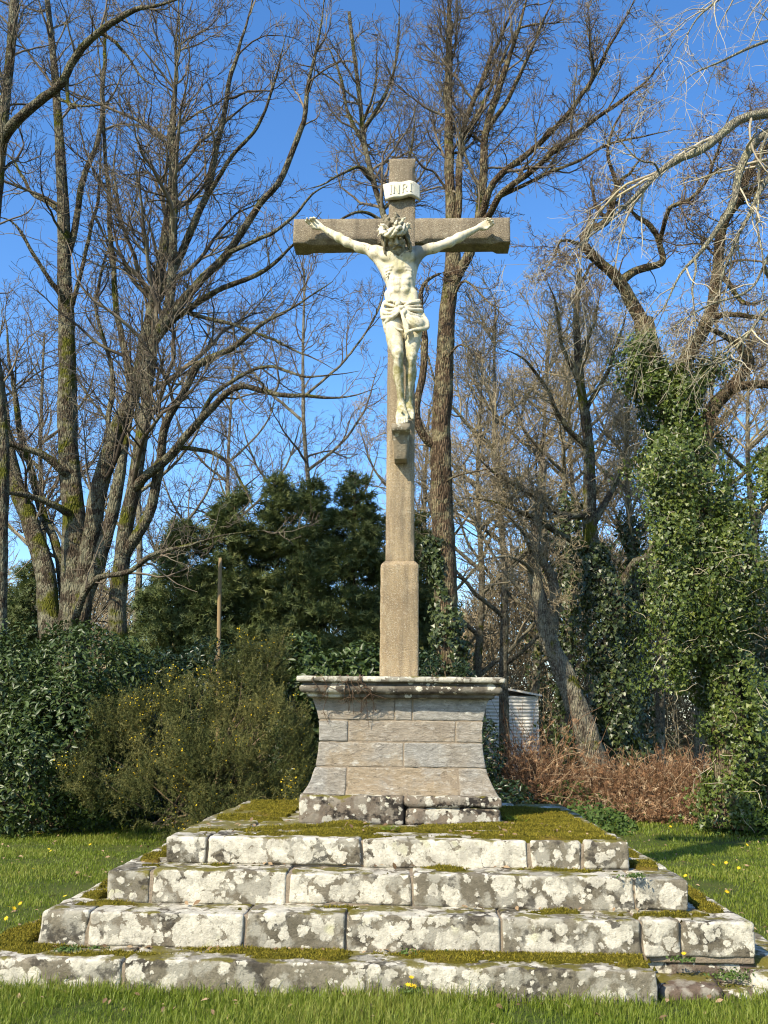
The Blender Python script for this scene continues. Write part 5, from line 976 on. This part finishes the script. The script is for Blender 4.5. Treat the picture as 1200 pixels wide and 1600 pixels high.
def put_flower(u, v, label, group, h=.05, s=.017, z=None):
    r = CR @ np.array([(u - 600) / FPX, -(v - 800) / FPX, -1.0]); zz_ = .05 if z is None else z; c = CAM + r * ((zz_ - CAM[2]) / r[2]); c[2] = gz(c[0], c[1]) if z is None else z - h; mb = MB(); flower_mesh(mb, (c[0], c[1], c[2]), s, .4, h)
    o = mb.build("celandine", [M_GRN, M_YEL], None, smooth=False, loc=c); tag(o, label, "flower", group)
for (u, v) in ((12, 1437), (8, 1455), (30, 1432), (20, 1440), (75, 1340), (100, 1420), (60, 1312), (140, 1330), (33, 1300), (110, 1302), (50, 1375), (165, 1300), (78, 1345)): put_flower(u, v, "small yellow celandine in the grass left of the steps", "celandines in the left lawn", s=.02)
for (u, v) in ((1100, 1279), (1116, 1276), (1092, 1283), (1101, 1283), (1048, 1300), (1135, 1358), (1115, 1362), (1072, 1385), (1155, 1367), (1137, 1412), (1085, 1270), (1030, 1380), (1168, 1330)): put_flower(u, v, "small yellow celandine in the grass right of the steps", "celandines in the right lawn", s=.024)
for (u, v) in ((484, 1543), (726, 1550), (770, 1540), (770, 1567), (213, 1528), (240, 1530), (5, 1545)): put_flower(u, v, "small yellow celandine in the grass in front of the lowest step", "celandines along the lowest step", s=.015, h=.06)
def tuft(name, label, cat, c, N, h, w_, spread, mat, blade=True, parts=True, flowers=0):
    t_ = thing(name, label, cat, c); m = MB(); a = rng.uniform(0, 2 * math.pi, N); d = nrm(np.stack([np.cos(a) * spread, np.sin(a) * spread, rng.uniform(.4, 1, N)], 1)); C = np.array(c) + rng.normal(0, 1, (N, 3)) * [w_, w_ * .5, 0]; hh = rng.uniform(.5, 1.1, N) * h
    if blade: leaves(m, C, hh, rng.normal(0, 1, (N, 3)), d, *T_BLADE, rng.uniform(.1, 1, N), sx=.13)
    else: leaves(m, C + d * hh[:, None] * rng.uniform(.2, 1, (N, 1)), rng.uniform(.012, .024, N), d + rng.normal(0, .4, (N, 3)) + [0, -.3, .3], rng.normal(0, 1, (N, 3)), *T_LAU, rng.uniform(.05, 1, N), sx=1.4)
    m.build("leaves", mat, t_)
    for k in range(flowers):
        f = MB(); flower_mesh(f, np.array(c) + [rng.normal(0, w_), rng.uniform(-.05, -.01), rng.uniform(.0, .02)], .017, .4, h * rng.uniform(.6, 1.1)); f.build("blossom", [M_GRN, M_YEL], t_, smooth=False)
def PZ(u, v, z):
    r = CR @ np.array([(u - 600) / FPX, -(v - 800) / FPX, -1.0]); return CAM + r * ((z - CAM[2]) / r[2])
tuft("grass_tuft", "bright green grass tuft on the mossy top step before the pedestal", "weed", PZ(610, 1296, .80), 90, .05, .035, .9, M_GRS)
tuft("grass_tuft", "thin grass tuft in the pedestal's shadow at its right foot", "weed", PZ(803, 1283, .80), 40, .08, .03, 1.2, M_GRS)
tuft("weed_clump", "green weed clump on the second step at the left corner of the third", "weed", PZ(106, 1486, .245), 130, .045, .035, .9, M_GRN, False)
tuft("weed_clump", "small green weed in the joint below the third block of the second riser", "weed", PZ(640, 1492, .245), 130, .05, .03, .9, M_GRN, False)
tuft("weed_clump", "low green weed left of the middle joint on the lowest tread", "weed", PZ(702, 1490, .245), 90, .035, .025, 1, M_GRN, False)
tuft("weed_clump", "low green weed on the lowest tread near its mossy right end", "weed", PZ(878, 1490, .245), 90, .035, .03, 1, M_GRN, False)
tuft("weed_clump", "small yellow green weed beside the right corner block of the second riser", "weed", PZ(1068, 1502, .245), 90, .04, .03, 1, M_GRN, False, flowers=1)
tuft("weed_clump", "feathery green weed at the right end of the third step's tread", "weed", PZ(992, 1371, .628), 100, .04, .035, 1, M_GRN, False)
tuft("weed_clump", "leafy weed growing over the broken stones at the right end", "weed", PZ(1150, 1530, .15), 240, .07, .07, .9, M_GRN, False)
tuft("weed_clump", "tiny weed beside the first joint of the lowest tread", "weed", PZ(148, 1483, .245), 60, .03, .02, 1, M_GRN, False)
tuft("dandelion_plant", "leafy plant with yellow flowers growing out of the lowest riser", "plant", PZ(643, 1528, .10) * [1, 0, 1] + [0, YF[0] - .025, 0], 150, .08, .02, .7, M_GRN, False, flowers=4)
